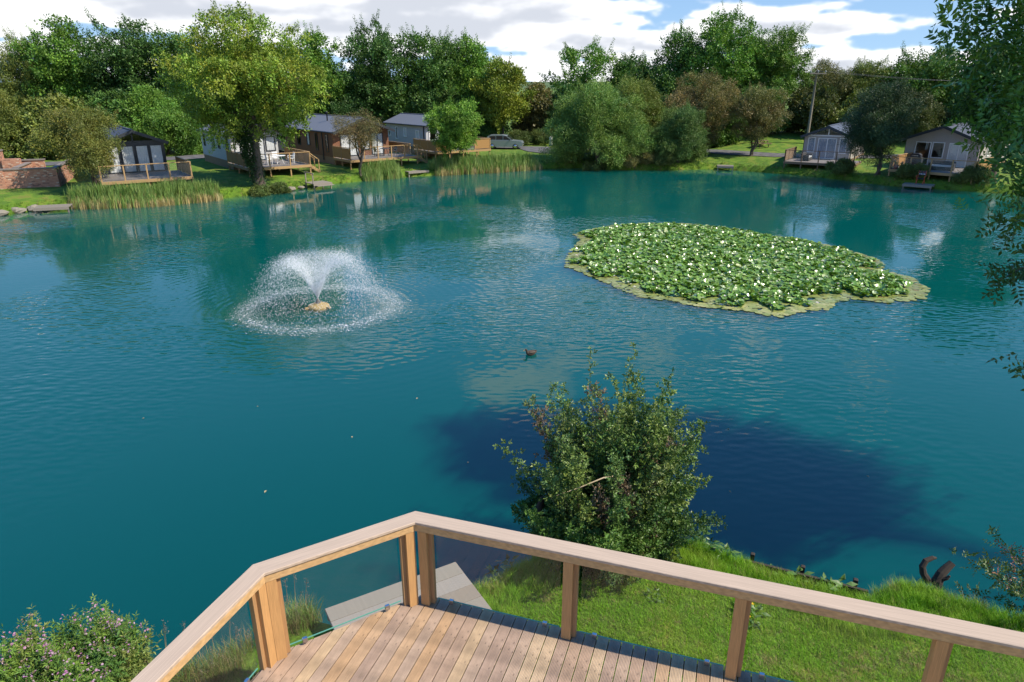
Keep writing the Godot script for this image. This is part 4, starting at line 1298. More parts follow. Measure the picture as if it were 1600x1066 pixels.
func make_lilies() -> void:
	rng.seed = 60
	var t := thing("water_lily_patch", "large floating patch of crowded water lily leaves with white flowers", "water lilies", Vector3(10, 0, -32.5))
	var poly := PackedVector2Array()
	for p in [[2.7, -33.1], [3.3, -36.0], [3.9, -37.6], [3.6, -39.2], [4.6, -40.6], [6.2, -41.9], [8.4, -42.7], [11.2, -42.5], [13.0, -40.9], [14.9, -38.9], [16.2, -37.6], [17.3, -35.9], [18.0, -33.6], [18.0, -32.2], [17.2, -31.0], [17.9, -29.6], [17.6, -27.9], [16.6, -26.4], [15.0, -25.8], [13.8, -26.3], [12.7, -25.9], [12.2, -24.9], [11.0, -24.7], [9.9, -23.9], [8.9, -24.8], [7.3, -25.3], [6.2, -26.2], [5.1, -26.7], [4.3, -28.4], [3.4, -30.1], [2.6, -31.6]]:
		poly.append(Vector2(p[0] - 10, p[1] + 32.5))
	var lily := leaf_mat(lin(0.2, 0.26, 0.06), 0.26)
	lily.metallic_specular = 0.62
	var flat := pad_mesh(0.03, 1)
	var cupped := pad_mesh(0.28, 2)
	rng.seed = 61
	var xa := []
	var ca := PackedColorArray()
	var xb := []
	var cb := PackedColorArray()
	var lone := []
	var yl := Color(0.32, 0.33, 0.11)
	var gr := Color(0.14, 0.27, 0.022)
	var tries := 0
	while xa.size() + xb.size() < 17500 and tries < 90000:
		tries += 1
		var p := Vector2(r(-8, 9), r(-11, 9))
		if not Geometry2D.is_point_in_polygon(p, poly):
			continue
		var ed := 1e9
		for i in poly.size():
			ed = minf(ed, Geometry2D.get_closest_point_to_segment(p, poly[i], poly[(i + 1) % poly.size()]).distance_to(p))
		var rim := ed + ground_noise.get_noise_2d(p.x * 5, p.y * 5) * 1.1
		var front: float = clampf((p.y + 2) / 8.0, 0, 1)
		if rim < 0.5 + front * 0.4:
			var s := r(0.09, 0.16)
			if rng.randf() < 0.35:
				continue
			xa.append(Transform3D(Basis(Vector3.UP, r(0, TAU)).scaled(Vector3(s, s, s)).rotated(rdir(), r(0, 0.06)), Vector3(p.x, r(0.006, 0.02), p.y)))
			ca.append(jitter(yl.lerp(Color(0.20, 0.13, 0.07), 0.6 if rng.randf() < 0.12 else 0.0).lerp(gr, r(0, 0.35)), 0.16))
		else:
			var s := r(0.08, 0.135)
			var hgt := r(0.015, 0.15) * clampf(rim * 0.6, 0.3, 1.0)
			var ax := Vector3(r(-1, 1), 0, r(-1, 1)).normalized()
			xb.append(Transform3D((Basis(ax, r(0.05, 0.8)) * Basis(Vector3.UP, r(0, TAU))).scaled(Vector3(s, s, s)), Vector3(p.x, hgt + s * 0.4, p.y)))
			cb.append(jitter(gr.lerp(Color(0.19, 0.31, 0.06), r(0, 0.8)) if rng.randf() < 0.88 else Color(0.40, 0.48, 0.24), 0.2))
	# the largest showing pads of the front rim are leaves of their own
	var pad_mats := []
	for c in [[0.32, 0.33, 0.11], [0.27, 0.30, 0.09], [0.36, 0.35, 0.14], [0.21, 0.25, 0.065]]:
		var m := mat(lin(c[0], c[1], c[2]), 0.4)
		pad_mats.append(m)
	var front_pads := []
	for i in xa.size():
		front_pads.append([xa[i].origin.z, i])
	front_pads.sort_custom(func(a, b): return a[0] > b[0])
	var single := {}
	for k in mini(240, front_pads.size()):
		var i: int = front_pads[k][1]
		single[i] = true
		var o := part(t, "lily_pad", flat, pad_mats[k % 4])
		o.transform = xa[i]
	var x2 := []
	var c2 := PackedColorArray()
	for i in xa.size():
		if not single.has(i):
			x2.append(xa[i])
			c2.append(ca[i])
	scatter(t, "rim_leaves", flat, lily, x2, c2)
	scatter(t, "standing_leaves", cupped, lily, xb, cb)
	var petal := mat(lin(0.82, 0.78, 0.74), 0.6)
	var petal2 := mat(lin(0.80, 0.62, 0.60), 0.6)
	var fm := flower_mesh(4)
	var heart := lathe(PackedVector2Array([Vector2(0.0, 0.0), Vector2(0.22, 0.15), Vector2(0.18, 0.35), Vector2(0, 0.4)]), 7)
	var hm := mat(lin(0.6, 0.42, 0.05), 0.7)
	rng.seed = 62
	var made := 0
	while made < 48:
		var p := Vector2(r(-7, 8), r(-2, 8.4)) if made < 36 else Vector2(r(-7, 8), r(-9, 0))
		if not Geometry2D.is_point_in_polygon(p, poly):
			continue
		var ed := 1e9
		for i in poly.size():
			ed = minf(ed, Geometry2D.get_closest_point_to_segment(p, poly[i], poly[(i + 1) % poly.size()]).distance_to(p))
		if ed < 0.4 or (made < 36 and ed > 2.6):
			continue
		var s := r(0.055, 0.085)
		var o := part(t, "flower", fm, petal if rng.randf() < 0.75 else petal2, Vector3(p.x, 0.10 + 0.16 * clampf(ed - 0.8, 0, 1), p.y), Vector3(r(-0.3, 0.3), r(0, 6), r(-0.3, 0.3)))
		o.scale = Vector3(s, s, s)
		part(o, "heart", heart, hm)
		made += 1

# ------------------------------------------------------------------ fountain
func make_fountain() -> void:
	rng.seed = 70
	var t := thing("floating_fountain", "fountain on a yellow brown float throwing a wide cone of white spray", "fountain", Vector3(-7.5, 0, -25.3))
	var buff := mat(lin(0.50, 0.36, 0.15), 0.8, tex_fine, Vector3(4, 4, 4))
	part(t, "float", lathe(PackedVector2Array([Vector2(0.0, -0.12), Vector2(0.34, -0.12), Vector2(0.42, -0.02), Vector2(0.40, 0.08), Vector2(0.28, 0.13), Vector2(0.16, 0.14), Vector2(0.14, 0.17), Vector2(0, 0.17)]), 20), buff)
	part(t, "nozzle", lathe(PackedVector2Array([Vector2(0.11, 0.165), Vector2(0.10, 0.24), Vector2(0.06, 0.27), Vector2(0.05, 0.34), Vector2(0, 0.34)]), 12), mat(lin(0.12, 0.11, 0.10), 0.5))
	for k in 3:
		var a := TAU * k / 3 + 0.4
		part(t, "mooring_lug", box(Vector3(0.16, 0.06, 0.1), 0.015), buff, Vector3(cos(a) * 0.47, 0.03, sin(a) * 0.47), Vector3(0, -a, 0))
	# drops of the spray on their paths
	var st := begin()
	var o := [Vector3.UP, Vector3.RIGHT, Vector3.BACK, Vector3.LEFT, Vector3.FORWARD, Vector3.DOWN]
	for f in [[0, 1, 2], [0, 2, 3], [0, 3, 4], [0, 4, 1], [5, 2, 1], [5, 3, 2], [5, 4, 3], [5, 1, 4]]:
		tri(st, o[f[0]], o[f[1]], o[f[2]])
	var drop := fin(st)
	var white := StandardMaterial3D.new()
	white.albedo_color = lin(0.86, 0.89, 0.92)
	white.vertex_color_use_as_albedo = true
	white.roughness = 0.2
	white.backlight_enabled = true
	white.backlight = lin(0.5, 0.5, 0.5)
	var xf := []
	var cols := PackedColorArray()
	while xf.size() < 70000:
		var az := r(0, TAU)
		var spread: float = rng.randfn(0.0, 0.055)
		var tilt: float = 0.385 + spread - absf(rng.randfn(0.0, 0.07))
		var v: float = 5.85 * (1.0 + rng.randfn(0.0, 0.035))
		var tm := pow(rng.randf(), 1.9) * 1.3
		var vy := v * cos(tilt)
		var vx := v * sin(tilt)
		# drag slows the drops, and they drift a little with the wind
		var y := 0.33 + vy * tm - 4.9 * tm * tm
		if y < 0.0:
			continue
		var x := vx * tm
		var p := Vector3(cos(az) * x + tm * tm * 0.12, y, sin(az) * x) + rdir() * 0.05 * tm
		var s := r(0.002, 0.0056) * (0.85 + 0.55 * tm)
		var d := Vector3(cos(az) * vx, vy - 9.8 * tm, sin(az) * vx).normalized()
		var bs := Basis(Quaternion(Vector3.UP, d)) * Basis.from_scale(Vector3(s, s * 2.6, s))
		xf.append(Transform3D(bs, p))
		cols.append(Color.WHITE)
	# splashes where they land
	for i in 26000:
		var az := r(0, TAU)
		var d: float = 2.82 + rng.randfn(0.0, 0.28)
		var y := absf(rng.randfn(0.0, 0.06))
		var s := r(0.0022, 0.0052)
		xf.append(Transform3D(rbasis(s), Vector3(cos(az) * d + 0.12, y + 0.002, sin(az) * d)))
		cols.append(Color.WHITE)
	scatter(t, "spray", drop, white, xf, cols)
	# broken white water of the landing ring
	var st2 := begin()
	for k in 6:
		tri(st2, Vector3(0, 0.12, 0), Vector3(cos(TAU * k / 6), 0, sin(TAU * k / 6)), Vector3(cos(TAU * (k + 1) / 6), 0, sin(TAU * (k + 1) / 6)))
	var fx := []
	var fc := PackedColorArray()
	for i in 1300:
		var az := r(0, TAU)
		var d: float = 2.78 + rng.randfn(0.0, 0.3)
		var s := r(0.006, 0.02)
		fx.append(Transform3D(Basis(Vector3.UP, r(0, TAU)).scaled(Vector3(s * r(1, 2), s, s)), Vector3(cos(az) * d + 0.12, 0.001, sin(az) * d)))
		fc.append(Color.WHITE)
	scatter(t, "foam", fin(st2), white, fx, fc)

# ------------------------------------------------------------------ plants on the near bank
func blade_tuft(count: int, spread: float, width: float, bend: float, seed_: int) -> Mesh:
	rng.seed = seed_
	var st := begin()
	for i in count:
		var a := r(0, TAU)
		var b := Vector3(cos(a), 0, sin(a))
		var s := b.cross(Vector3.UP) * width / 2
		var p0 := Vector3(r(-1, 1), 0, r(-1, 1)) * spread
		var h := r(0.6, 1.0)
		var k := bend * r(0.4, 1.3)
		var p1 := p0 + Vector3(0, h * 0.55, 0) + b * k * 0.35
		var p2 := p0 + Vector3(0, h * (1.0 - k * 0.3), 0) + b * k
		quad(st, p0 - s, p0 + s, p1 + s * 0.8, p1 - s * 0.8)
		tri(st, p1 - s * 0.8, p1 + s * 0.8, p2)
	return fin(st)

func leafy_bush(t: Node3D, seed_: int, d: Dictionary) -> void:
	# stems that fan out of the base and carry sprigs of leaves
	rng.seed = seed_
	var xf := []
	var cols := PackedColorArray()
	var stems: int = d.stems
	for i in stems:
		var a := r(0, TAU)
		var out: float = pow(rng.randf(), 0.6) * float(d.fan)
		var len_: float = float(d.len) * r(0.55, 1.0) * (1.12 - 0.25 * out)
		if d.has("bias"):
			len_ *= 1.0
		var dir: Vector3 = (Vector3(cos(a) * out * d.get("wx", 1.0), 1.0, sin(a) * out * d.get("wz", 1.0)) + d.get("push", Vector3.ZERO)).normalized()
		var p := Vector3(r(-1, 1), 0, r(-1, 1)) * float(d.foot)
		var path := PackedVector3Array()
		var rad := PackedFloat32Array()
		var side := Vector3(r(-1, 1), 0, r(-1, 1)) * 0.12
		var n := 8
		var col: Color = d.cols[rng.randi() % d.cols.size()]
		for k in n + 1:
			var f := float(k) / n
			path.append(p)
			rad.append(maxf(float(d.rad) * (1 - f) * r(0.8, 1.0), 0.003))
			if f >= float(d.get("bare", 0.15)):
				var cnt: int = d.per
				for q in cnt:
					var pp := p + dir * r(0, len_ / n) + rdir() * r(0.0, float(d.puff)) * (1.15 - f * 0.85)
					var od := (rdir() + dir * 0.5 + Vector3.UP * 0.25).normalized()
					var s: float = float(d.size) * r(0.7, 1.25)
					xf.append(Transform3D(Basis(Quaternion(Vector3.UP, od)).scaled(Vector3(s, s, s)) * Basis(Vector3.UP, r(0, TAU)), pp))
					cols.append(jitter(col, 0.22))
			p += dir * len_ / n
			dir = (dir + side * 0.5 + Vector3.UP * float(d.get("rise", 0.05)) + Vector3(r(-1, 1), r(-1, 1), r(-1, 1)) * 0.09).normalized()
		part(t, "stem", tube(path, rad, 5), mats.bark)
	scatter(t, "foliage", d.mesh, mats.leaf_gloss if d.get("gloss", true) else mats.leaf, xf, cols)

func make_near_plants() -> void:
	clumps.small_sprig = sprig(4, 0.36, 0.23, 701, 2.0)
	clumps.pinnate = sprig(4, 0.34, 0.15, 702)
	clumps.narrow_sprig = sprig(6, 0.30, 0.075, 703, 2.0)
	# the bush at the bank
	var g0 := gpos(1.65, -9.75)
	var b := thing("bank_bush", "dense bushy green shrub with upright shoots on the near bank", "bush", g0)
	var greens := [Color(0.16, 0.24, 0.05), Color(0.12, 0.20, 0.042), Color(0.17, 0.235, 0.055), Color(0.10, 0.175, 0.04), Color(0.15, 0.195, 0.055), Color(0.11, 0.18, 0.045), Color(0.095, 0.17, 0.04), Color(0.13, 0.20, 0.05), Color(0.12, 0.19, 0.05), Color(0.20, 0.14, 0.09)]
	leafy_bush(b, 710, {"stems": 125, "fan": 0.64, "len": 2.6, "foot": 0.45, "rad": 0.018, "per": 17, "puff": 0.31, "size": 0.13, "cols": greens, "mesh": clumps.small_sprig, "wx": 0.88, "wz": 0.75})
	leafy_bush(b, 711, {"stems": 110, "fan": 1.0, "len": 1.55, "foot": 0.75, "rad": 0.014, "per": 18, "puff": 0.33, "size": 0.13, "cols": [Color(0.065, 0.125, 0.03), Color(0.08, 0.15, 0.035), Color(0.11, 0.20, 0.04)], "mesh": clumps.small_sprig, "bare": 0.0, "rise": -0.05, "wx": 0.92, "wz": 0.8})
	leafy_bush(b, 712, {"stems": 16, "fan": 0.42, "len": 3.1, "foot": 0.5, "rad": 0.016, "per": 8, "puff": 0.13, "size": 0.13, "cols": [Color(0.13, 0.20, 0.05), Color(0.15, 0.215, 0.055)], "mesh": clumps.small_sprig, "bare": 0.4, "rise": 0.1})
	part(b, "branch", tube(PackedVector3Array([Vector3(0.15, 1.7, 0.3), Vector3(-0.25, 1.85, 0.65), Vector3(-0.6, 1.75, 0.75), Vector3(-1.0, 1.62, 0.8)]), PackedFloat32Array([0.014, 0.012, 0.009, 0.004]), 6), mat(lin(0.42, 0.33, 0.22), 0.8))
	# dead trunk at its left foot
	var ds := thing("dead_trunk", "dark leaning dead trunk at the left foot of the bank bush", "trunk", gpos(0.62, -9.9))
	part(ds, "trunk", tube(PackedVector3Array([Vector3(0.1, -0.3, 0), Vector3(0.02, 0.3, 0.02), Vector3(-0.1, 0.7, -0.02), Vector3(-0.14, 1.05, 0.0), Vector3(-0.1, 1.25, 0.03)]), PackedFloat32Array([0.13, 0.11, 0.085, 0.07, 0.03]), 9), mats.bark_dark)
	part(ds, "branch", tube(PackedVector3Array([Vector3(-0.04, 0.45, 0), Vector3(-0.22, 0.6, 0.05), Vector3(-0.3, 0.82, 0.08)]), PackedFloat32Array([0.05, 0.035, 0.015]), 7), mats.bark_dark)
	# tree whose branches hang in from the right
	var ot := tree("overhanging_tree", "leafy tree whose branches hang into view at the right edge", "tree", gpos(13.2, -7.9), {"h": 13.2, "rx": 3.9, "rz": 2.6, "cb": 0.25, "tr": 0.26, "limbs": 26, "n": 275, "per": 85, "br": 0.24, "cs": 0.42, "col": Color(0.065, 0.14, 0.028), "col2": Color(0.11, 0.21, 0.038), "leaf": "pinnate", "lm": "leaf_gloss", "seed": 720, "taper": 0.28, "lean": Vector3(-1.9, 0, -3.4)})
	rng.seed = 725
	var hx := []
	var hc := PackedColorArray()
	for q in [[Vector3(12.4, 7.0, -9.4), Vector3(9.5, 5.4, -9.6), Vector3(7.85, 4.1, -9.5)], [Vector3(12.4, 6.4, -9.2), Vector3(9.6, 4.7, -9.4), Vector3(8.3, 3.9, -9.3)], [Vector3(12.2, 8.2, -10.0), Vector3(9.4, 7.2, -10.2), Vector3(7.4, 6.05, -10.1)], [Vector3(12.2, 7.6, -10.2), Vector3(9.4, 6.4, -10.3), Vector3(7.6, 5.3, -10.2)], [Vector3(12.2, 7.6, -10.8), Vector3(9.8, 6.0, -11), Vector3(8.3, 5.2, -10.8)]]:
		var lp := PackedVector3Array()
		var lr := PackedFloat32Array()
		for k in 9:
			var f := k / 8.0
			var pt: Vector3 = q[0].lerp(q[1], f).lerp(q[1].lerp(q[2], f), f) - ot.position
			lp.append(pt + rdir() * 0.04)
			lr.append(0.045 * (1 - f) + 0.005)
			if f > 0.4:
				for j in 15:
					var pp := pt + Vector3(r(-0.25, 0.25), r(-0.3, 0.2), r(-0.3, 0.3)) * (1.25 - f * 0.6)
					var od := (rdir() + Vector3(-0.7, -0.35, 0)).normalized()
					var sz := r(0.24, 0.38)
					hx.append(Transform3D(Basis(Quaternion(Vector3.UP, od)).scaled(Vector3(sz, sz, sz)) * Basis(Vector3.UP, r(0, TAU)), pp))
					hc.append(jitter(Color(0.05, 0.105, 0.024), 0.3))
		part(ot, "branch", tube(lp, lr, 6), mats.bark)
	scatter(ot, "hanging_leaves", clumps.pinnate, mats.leaf_gloss, hx, hc)
	# sapling at the right edge of the bank
	var sp := thing("bank_sapling", "loose sapling with green and reddish leaves at the right water's edge", "shrub", gpos(8.95, -8.2))
	leafy_bush(sp, 730, {"push": Vector3(-0.8, 0, 0), "stems": 22, "fan": 1.0, "len": 2.3, "foot": 0.2, "rad": 0.013, "per": 6, "puff": 0.2, "size": 0.17, "cols": [Color(0.085, 0.13, 0.03), Color(0.12, 0.16, 0.035), Color(0.07, 0.12, 0.03), Color(0.22, 0.085, 0.045)], "mesh": clumps.pinnate, "bare": 0.3, "rise": -0.05})
	# willowherb at the lower left
	var wh := thing("willowherb_clump", "clump of tall pink flowered willowherb in the lower left corner", "wildflowers", gpos(-5.55, -6.45))
	rng.seed = 740
	leafy_bush(wh, 741, {"stems": 120, "fan": 0.34, "len": 0.92, "foot": 0.72, "rad": 0.007, "per": 8, "puff": 0.1, "size": 0.2, "cols": [Color(0.13, 0.24, 0.04), Color(0.17, 0.28, 0.045), Color(0.20, 0.25, 0.06), Color(0.10, 0.20, 0.04)], "mesh": clumps.narrow_sprig, "bare": 0.1, "gloss": false, "wx": 1.3})
	var petals := flower_mesh(5)
	var fx := []
	var fc := PackedColorArray()
	for c in wh.get_children():
		if c is MeshInstance3D:
			var bb: AABB = c.mesh.get_aabb()
			var arr: PackedVector3Array = c.mesh.surface_get_arrays(0)[Mesh.ARRAY_VERTEX]
			var top := arr[arr.size() - 1]
			for k in 9:
				var s := r(0.012, 0.024)
				fx.append(Transform3D(rbasis(s), top + Vector3(r(-0.07, 0.07), r(0.08, 0.27), r(-0.07, 0.07))))
				fc.append(Color(0.50, 0.20, 0.42).lerp(Color(0.62, 0.45, 0.58), rng.randf()) if rng.randf() < 0.75 else Color(0.28, 0.20, 0.14))
	scatter(wh, "flowers", petals, mats.leaf, fx, fc)
	# grasses gone to seed beside the deck
	var tuft := blade_tuft(14, 0.16, 0.012, 0.42, 750)
	var tuft_low := blade_tuft(12, 0.55, 0.075, 0.55, 751)
	var wild := [[-3.35, -8.15, 0.42, 0.62, 60, "tall grass tuft seen through glass beside the grey platform"], [-4.15, -7.45, 0.5, 0.5, 70, "weedy grass tuft below the left handrail"], [-4.75, -6.9, 0.5, 0.75, 60, "seeding grass tuft left of the sloping handrail"], [-3.6, -6.6, 0.6, 0.3, 60, "short rough grass under the deck's left side"]]
	for q in wild:
		rng.seed = 755 + int(q[4]) + int(q[0] * 10)
		var wt := thing("grass_tuft", q[5], "grass", gpos(q[0], q[1]), 0.0, "rough grass by the deck")
		var xf := []
		var cols := PackedColorArray()
		for i in int(q[4]) * 3:
			var rr: float = q[2] * sqrt(rng.randf())
			var a := r(0, TAU)
			var x: float = cos(a) * rr
			var z: float = sin(a) * rr
			var s: float = q[3] * r(0.45, 1.0)
			xf.append(Transform3D(Basis(Vector3.UP, r(0, TAU)).scaled(Vector3(s, s, s)), Vector3(x, ground_h(q[0] + x, q[1] + z) - wt.position.y - 0.02, z)))
			cols.append(jitter(Color(0.11, 0.19, 0.03) if rng.randf() < 0.7 else Color(0.24, 0.2, 0.09), 0.25))
		scatter(wt, "blades", tuft, mats.leaf, xf, cols)
		var sxf := []
		var sc := PackedColorArray()
		for i in 16:
			var a := r(0, TAU)
			var rr: float = q[2] * sqrt(rng.randf())
			var top := Vector3(cos(a) * rr, q[3] * r(0.9, 1.5), sin(a) * rr)
			part(wt, "seed_stem", tube(PackedVector3Array([Vector3(top.x * 0.7, -0.05, top.z * 0.7), Vector3(top.x * 0.85, top.y * 0.6, top.z * 0.85), top]), PackedFloat32Array([0.004, 0.003, 0.002]), 4), mats.straw)
			for k in 7:
				sxf.append(Transform3D(rbasis(r(0.02, 0.04)), top - Vector3(0, k * 0.022, 0) + rdir() * 0.02))
				sc.append(jitter(Color(0.30, 0.22, 0.15), 0.25))
		scatter(wt, "seed_heads", clumps.sparse, mats.leaf, sxf, sc)
	# lawn
	rng.seed = 760
	var xf := []
	var cols := PackedColorArray()
	var xl := []
	var cl := PackedColorArray()
	for i in 90000:
		var x := r(-1.6, 11.0)
		var z := r(-10.7, -3.0)
		var rel := Vector3(x + 1.04, 0, z + 6.28)
		if rel.dot(dv) < 0.06 and rel.dot(du) > -1.2:
			continue
		if absf(x) / -z > 1.05:
			continue
		var d := shore_distance(Vector2(x, z))
		if d < 0.12:
			continue
		var patch := ground_noise.get_noise_2d(x * 9, z * 9)
		var y := ground_h(x, z) - 0.008
		var c := Color(0.165, 0.365, 0.012).lerp(Color(0.26, 0.39, 0.03), clampf(patch * 0.9 + r(0, 0.5), 0, 1))
		if rng.randf() < 0.05 + 0.5 * smoothstep(0.25, 0.5, ground_noise.get_noise_2d(x * 4 + 50, z * 4)):
			c = Color(0.30, 0.28, 0.10)
		if d < 1.15 + patch * 0.6 and rng.randf() < 0.42:
			var s := r(0.18, 0.38)
			xl.append(Transform3D(Basis(Vector3.UP, r(0, TAU)).scaled(Vector3(s, s * 0.8, s)).rotated(Vector3(1, 0, 0.2).normalized(), -0.25), Vector3(x, y, z)))
			cl.append(jitter(c, 0.2))
		else:
			var s := r(0.045, 0.085)
			xf.append(Transform3D(Basis(Vector3.UP, r(0, TAU)).scaled(Vector3(s, s, s)), Vector3(x, y, z)))
			cols.append(jitter(c, 0.22))
	var lawn := scatter(self, "lawn_grass", tuft_low, mats.grass, xf, cols)
	tag(lawn, "short bright mown grass on the near bank beyond the glass", "grass", "", "stuff")
	var bank := scatter(self, "bank_grass", tuft, mats.grass, xl, cl)
	tag(bank, "longer drooping grass along the near water's edge", "grass", "", "stuff")
	# broad leaved weeds in the lawn and along the edge
	rng.seed = 770
	var dock := clump(9, 0.9, 0.42, 771, 0.0, true)
	for q in [[3.55, -8.1, 0.16, "leafy weed with yellow flowers in the lawn right of a post"], [2.2, -8.4, 0.10, "small broad leaved weed in the near lawn"], [4.6, -9.05, 0.2, "broad leaved plant at the water's edge below the handrail"], [5.15, -8.85, 0.24, "large pale broad leaved plant at the water's edge"], [4.35, -9.35, 0.2, "dark leafy plant behind the timber edging"], [6.3, -6.2, 0.12, "small dark weed in the lawn near the right post"], [-0.1, -9.2, 0.22, "leafy plant at the lawn corner by the platform"], [3.35, -9.75, 0.26, "bright leafy plant at the right foot of the bank bush"]]:
		var w := thing("broad_leaved_weed", q[3], "weed", gpos(q[0], q[1]), 0.0, "weeds on the near bank")
		for k in 5:
			var o := part(w, "leaf_rosette", dock, mats.weed, Vector3(r(-1, 1) * q[2], q[2] * 0.5, r(-1, 1) * q[2]), Vector3(r(-0.3, 0.3), r(0, 6), r(-0.3, 0.3)))
			var s: float = q[2] * r(0.5, 0.9)
			o.scale = Vector3(s, s * 0.6, s)
		if q[3].contains("yellow"):
			for k in 4:
				var o := part(w, "flower", petals, mats.yellow_petal, Vector3(r(-0.16, 0.16), 0.16, r(-0.16, 0.16)))
				o.scale = Vector3.ONE * 0.03
	# timber edging at the water
	var te := thing("bank_edging", "dark timber edging board along the near water's edge", "edging", Vector3(4.2, 0.28, -9.62), -0.42)
	part(te, "board", box(Vector3(2.0, 0.2, 0.05), 0.01), mats.bark_dark, Vector3(0.7, 0, 0))
	for k in 3:
		part(te, "stake", box(Vector3(0.07, 0.75, 0.07), 0.01), mats.bark_dark, Vector3(-0.1 + 0.8 * k, -0.16, -0.061))
	# drowned stump
	var sm := thing("driftwood_stump", "dark curved driftwood stump sticking out of the water near the bank", "stump", Vector3(7.3, 0, -9.65))
	part(sm, "limb", tube(PackedVector3Array([Vector3(0.02, -0.4, 0.1), Vector3(-0.12, -0.05, 0.0), Vector3(-0.26, 0.18, -0.05), Vector3(-0.3, 0.38, -0.08), Vector3(-0.22, 0.54, -0.12), Vector3(-0.05, 0.62, -0.14), Vector3(0.03, 0.61, -0.14)]), PackedFloat32Array([0.1, 0.095, 0.085, 0.078, 0.07, 0.055, 0.03]), 9, false), mats.bark_dark)
	part(sm, "limb", tube(PackedVector3Array([Vector3(0.0, -0.4, 0.1), Vector3(0.06, 0.02, 0.06), Vector3(0.16, 0.22, 0.0), Vector3(0.3, 0.38, -0.05), Vector3(0.42, 0.5, -0.08)]), PackedFloat32Array([0.16, 0.13, 0.115, 0.1, 0.085]), 9, false), mats.bark_dark)
	sm.scale = Vector3(0.7, 0.62, 0.7)
	part(sm, "knot", tube(PackedVector3Array([Vector3(0.1, 0.1, 0.1), Vector3(0.2, 0.2, 0.16), Vector3(0.24, 0.3, 0.18)]), PackedFloat32Array([0.06, 0.05, 0.02]), 7, false), mats.bark_dark)

# ------------------------------------------------------------------ reeds
func make_reeds() -> void:
	var green := blade_tuft(8, 0.12, 0.034, 0.17, 801)
	var beds := [
		[[[-31.2, -48.6], [-29.0, -49.0], [-26.0, -49.9], [-23.6, -51.8], [-22.4, -53.0]], 1.7, 1.75, 900, 0.55, "reed bed in front of the glass fronted lodge"],
		[[[-13.6, -63.7], [-12.0, -65.0], [-10.8, -66.1]], 1.2, 1.9, 330, 0.15, "short bright reed bed before the wide veranda"],
		[[[-7.6, -67.9], [-5.0, -69.2], [-2.0, -70.6], [0.6, -72.2], [2.6, -73.3]], 1.9, 2.0, 900, 0.45, "long reed bed between the young ash and the lawn gap"]]
	var k := 0
	for q in beds:
		rng.seed = 810 + k
		var pts: Array = q[0]
		var c := Curve2D.new()
		for p in pts:
			c.add_point(Vector2(p[0], p[1]))
		var o := Vector3(pts[0][0], 0, pts[0][1])
		var t := thing("reed_bed", q[5], "reeds", o, 0.0, "reed beds on the far bank")
		t.set_meta("kind", "stuff")
		var xf := []
		var cols := PackedColorArray()
		for i in int(q[3]) * 2:
			var f := rng.randf()
			var p := c.sample_baked(f * c.get_baked_length())
			var across := r(-0.5, 0.5)
			p += Vector2(-0.6, -0.8) * across * float(q[1]) + Vector2(r(-0.2, 0.2), r(-0.2, 0.2))
			var s: float = float(q[2]) * r(0.6, 1.0) * (0.85 + 0.2 * ground_noise.get_noise_2d(p.x * 7, p.y * 7)) * (1.0 if f > 0.04 and f < 0.96 else 0.7)
			var col := Color(0.13, 0.26, 0.05).lerp(Color(0.25, 0.32, 0.10), rng.randf())
			# last year's dead stalks stand at the water side
			if across < 0.0 and rng.randf() < float(q[4]) * 1.4 or rng.randf() < 0.08:
				s *= 0.62
				col = Color(0.50, 0.38, 0.18).lerp(Color(0.38, 0.33, 0.14), rng.randf())
			xf.append(Transform3D(Basis(Vector3.UP, r(0, TAU)).scaled(Vector3(s * 0.9, s, s * 0.9)), Vector3(p.x, maxf(-0.1, ground_h(p.x, p.y) - 0.05), p.y) - o))
			cols.append(jitter(col, 0.2))
		scatter(t, "blades", green, mats.leaf, xf, cols)
		k += 1
	# rough grass along the far bank
	rng.seed = 830
	var rough := blade_tuft(12, 0.3, 0.05, 0.5, 831)
	var xf := []
	var cols := PackedColorArray()
	for i in 40:
		var a := shore[i]
		var b := shore[i + 1]
		if a.y > -40 or b.y > -40:
			continue
		for j in int(a.distance_to(b) * 60):
			var p := a.lerp(b, rng.randf())
			var nrm := (b - a).normalized().orthogonal()
			var off := pow(rng.randf(), 1.6) * 3.2 + 0.1
			var p2 := p + nrm * off
			if Geometry2D.is_point_in_polygon(p2, shore):
				p2 = p - nrm * off
			var s := r(0.12, 0.34) * (1.0 if off < 0.8 else 0.45)
			xf.append(Transform3D(Basis(Vector3.UP, r(0, TAU)).scaled(Vector3(s, s, s)), Vector3(p2.x, ground_h(p2.x, p2.y) - 0.02, p2.y)))
			cols.append(jitter(Color(0.12, 0.23, 0.025) if rng.randf() < 0.82 else Color(0.25, 0.21, 0.1), 0.25))
	var g := scatter(self, "far_bank_grass", rough, mats.grass, xf, cols)
	tag(g, "rough grass along the far water's edge", "grass", "", "stuff")

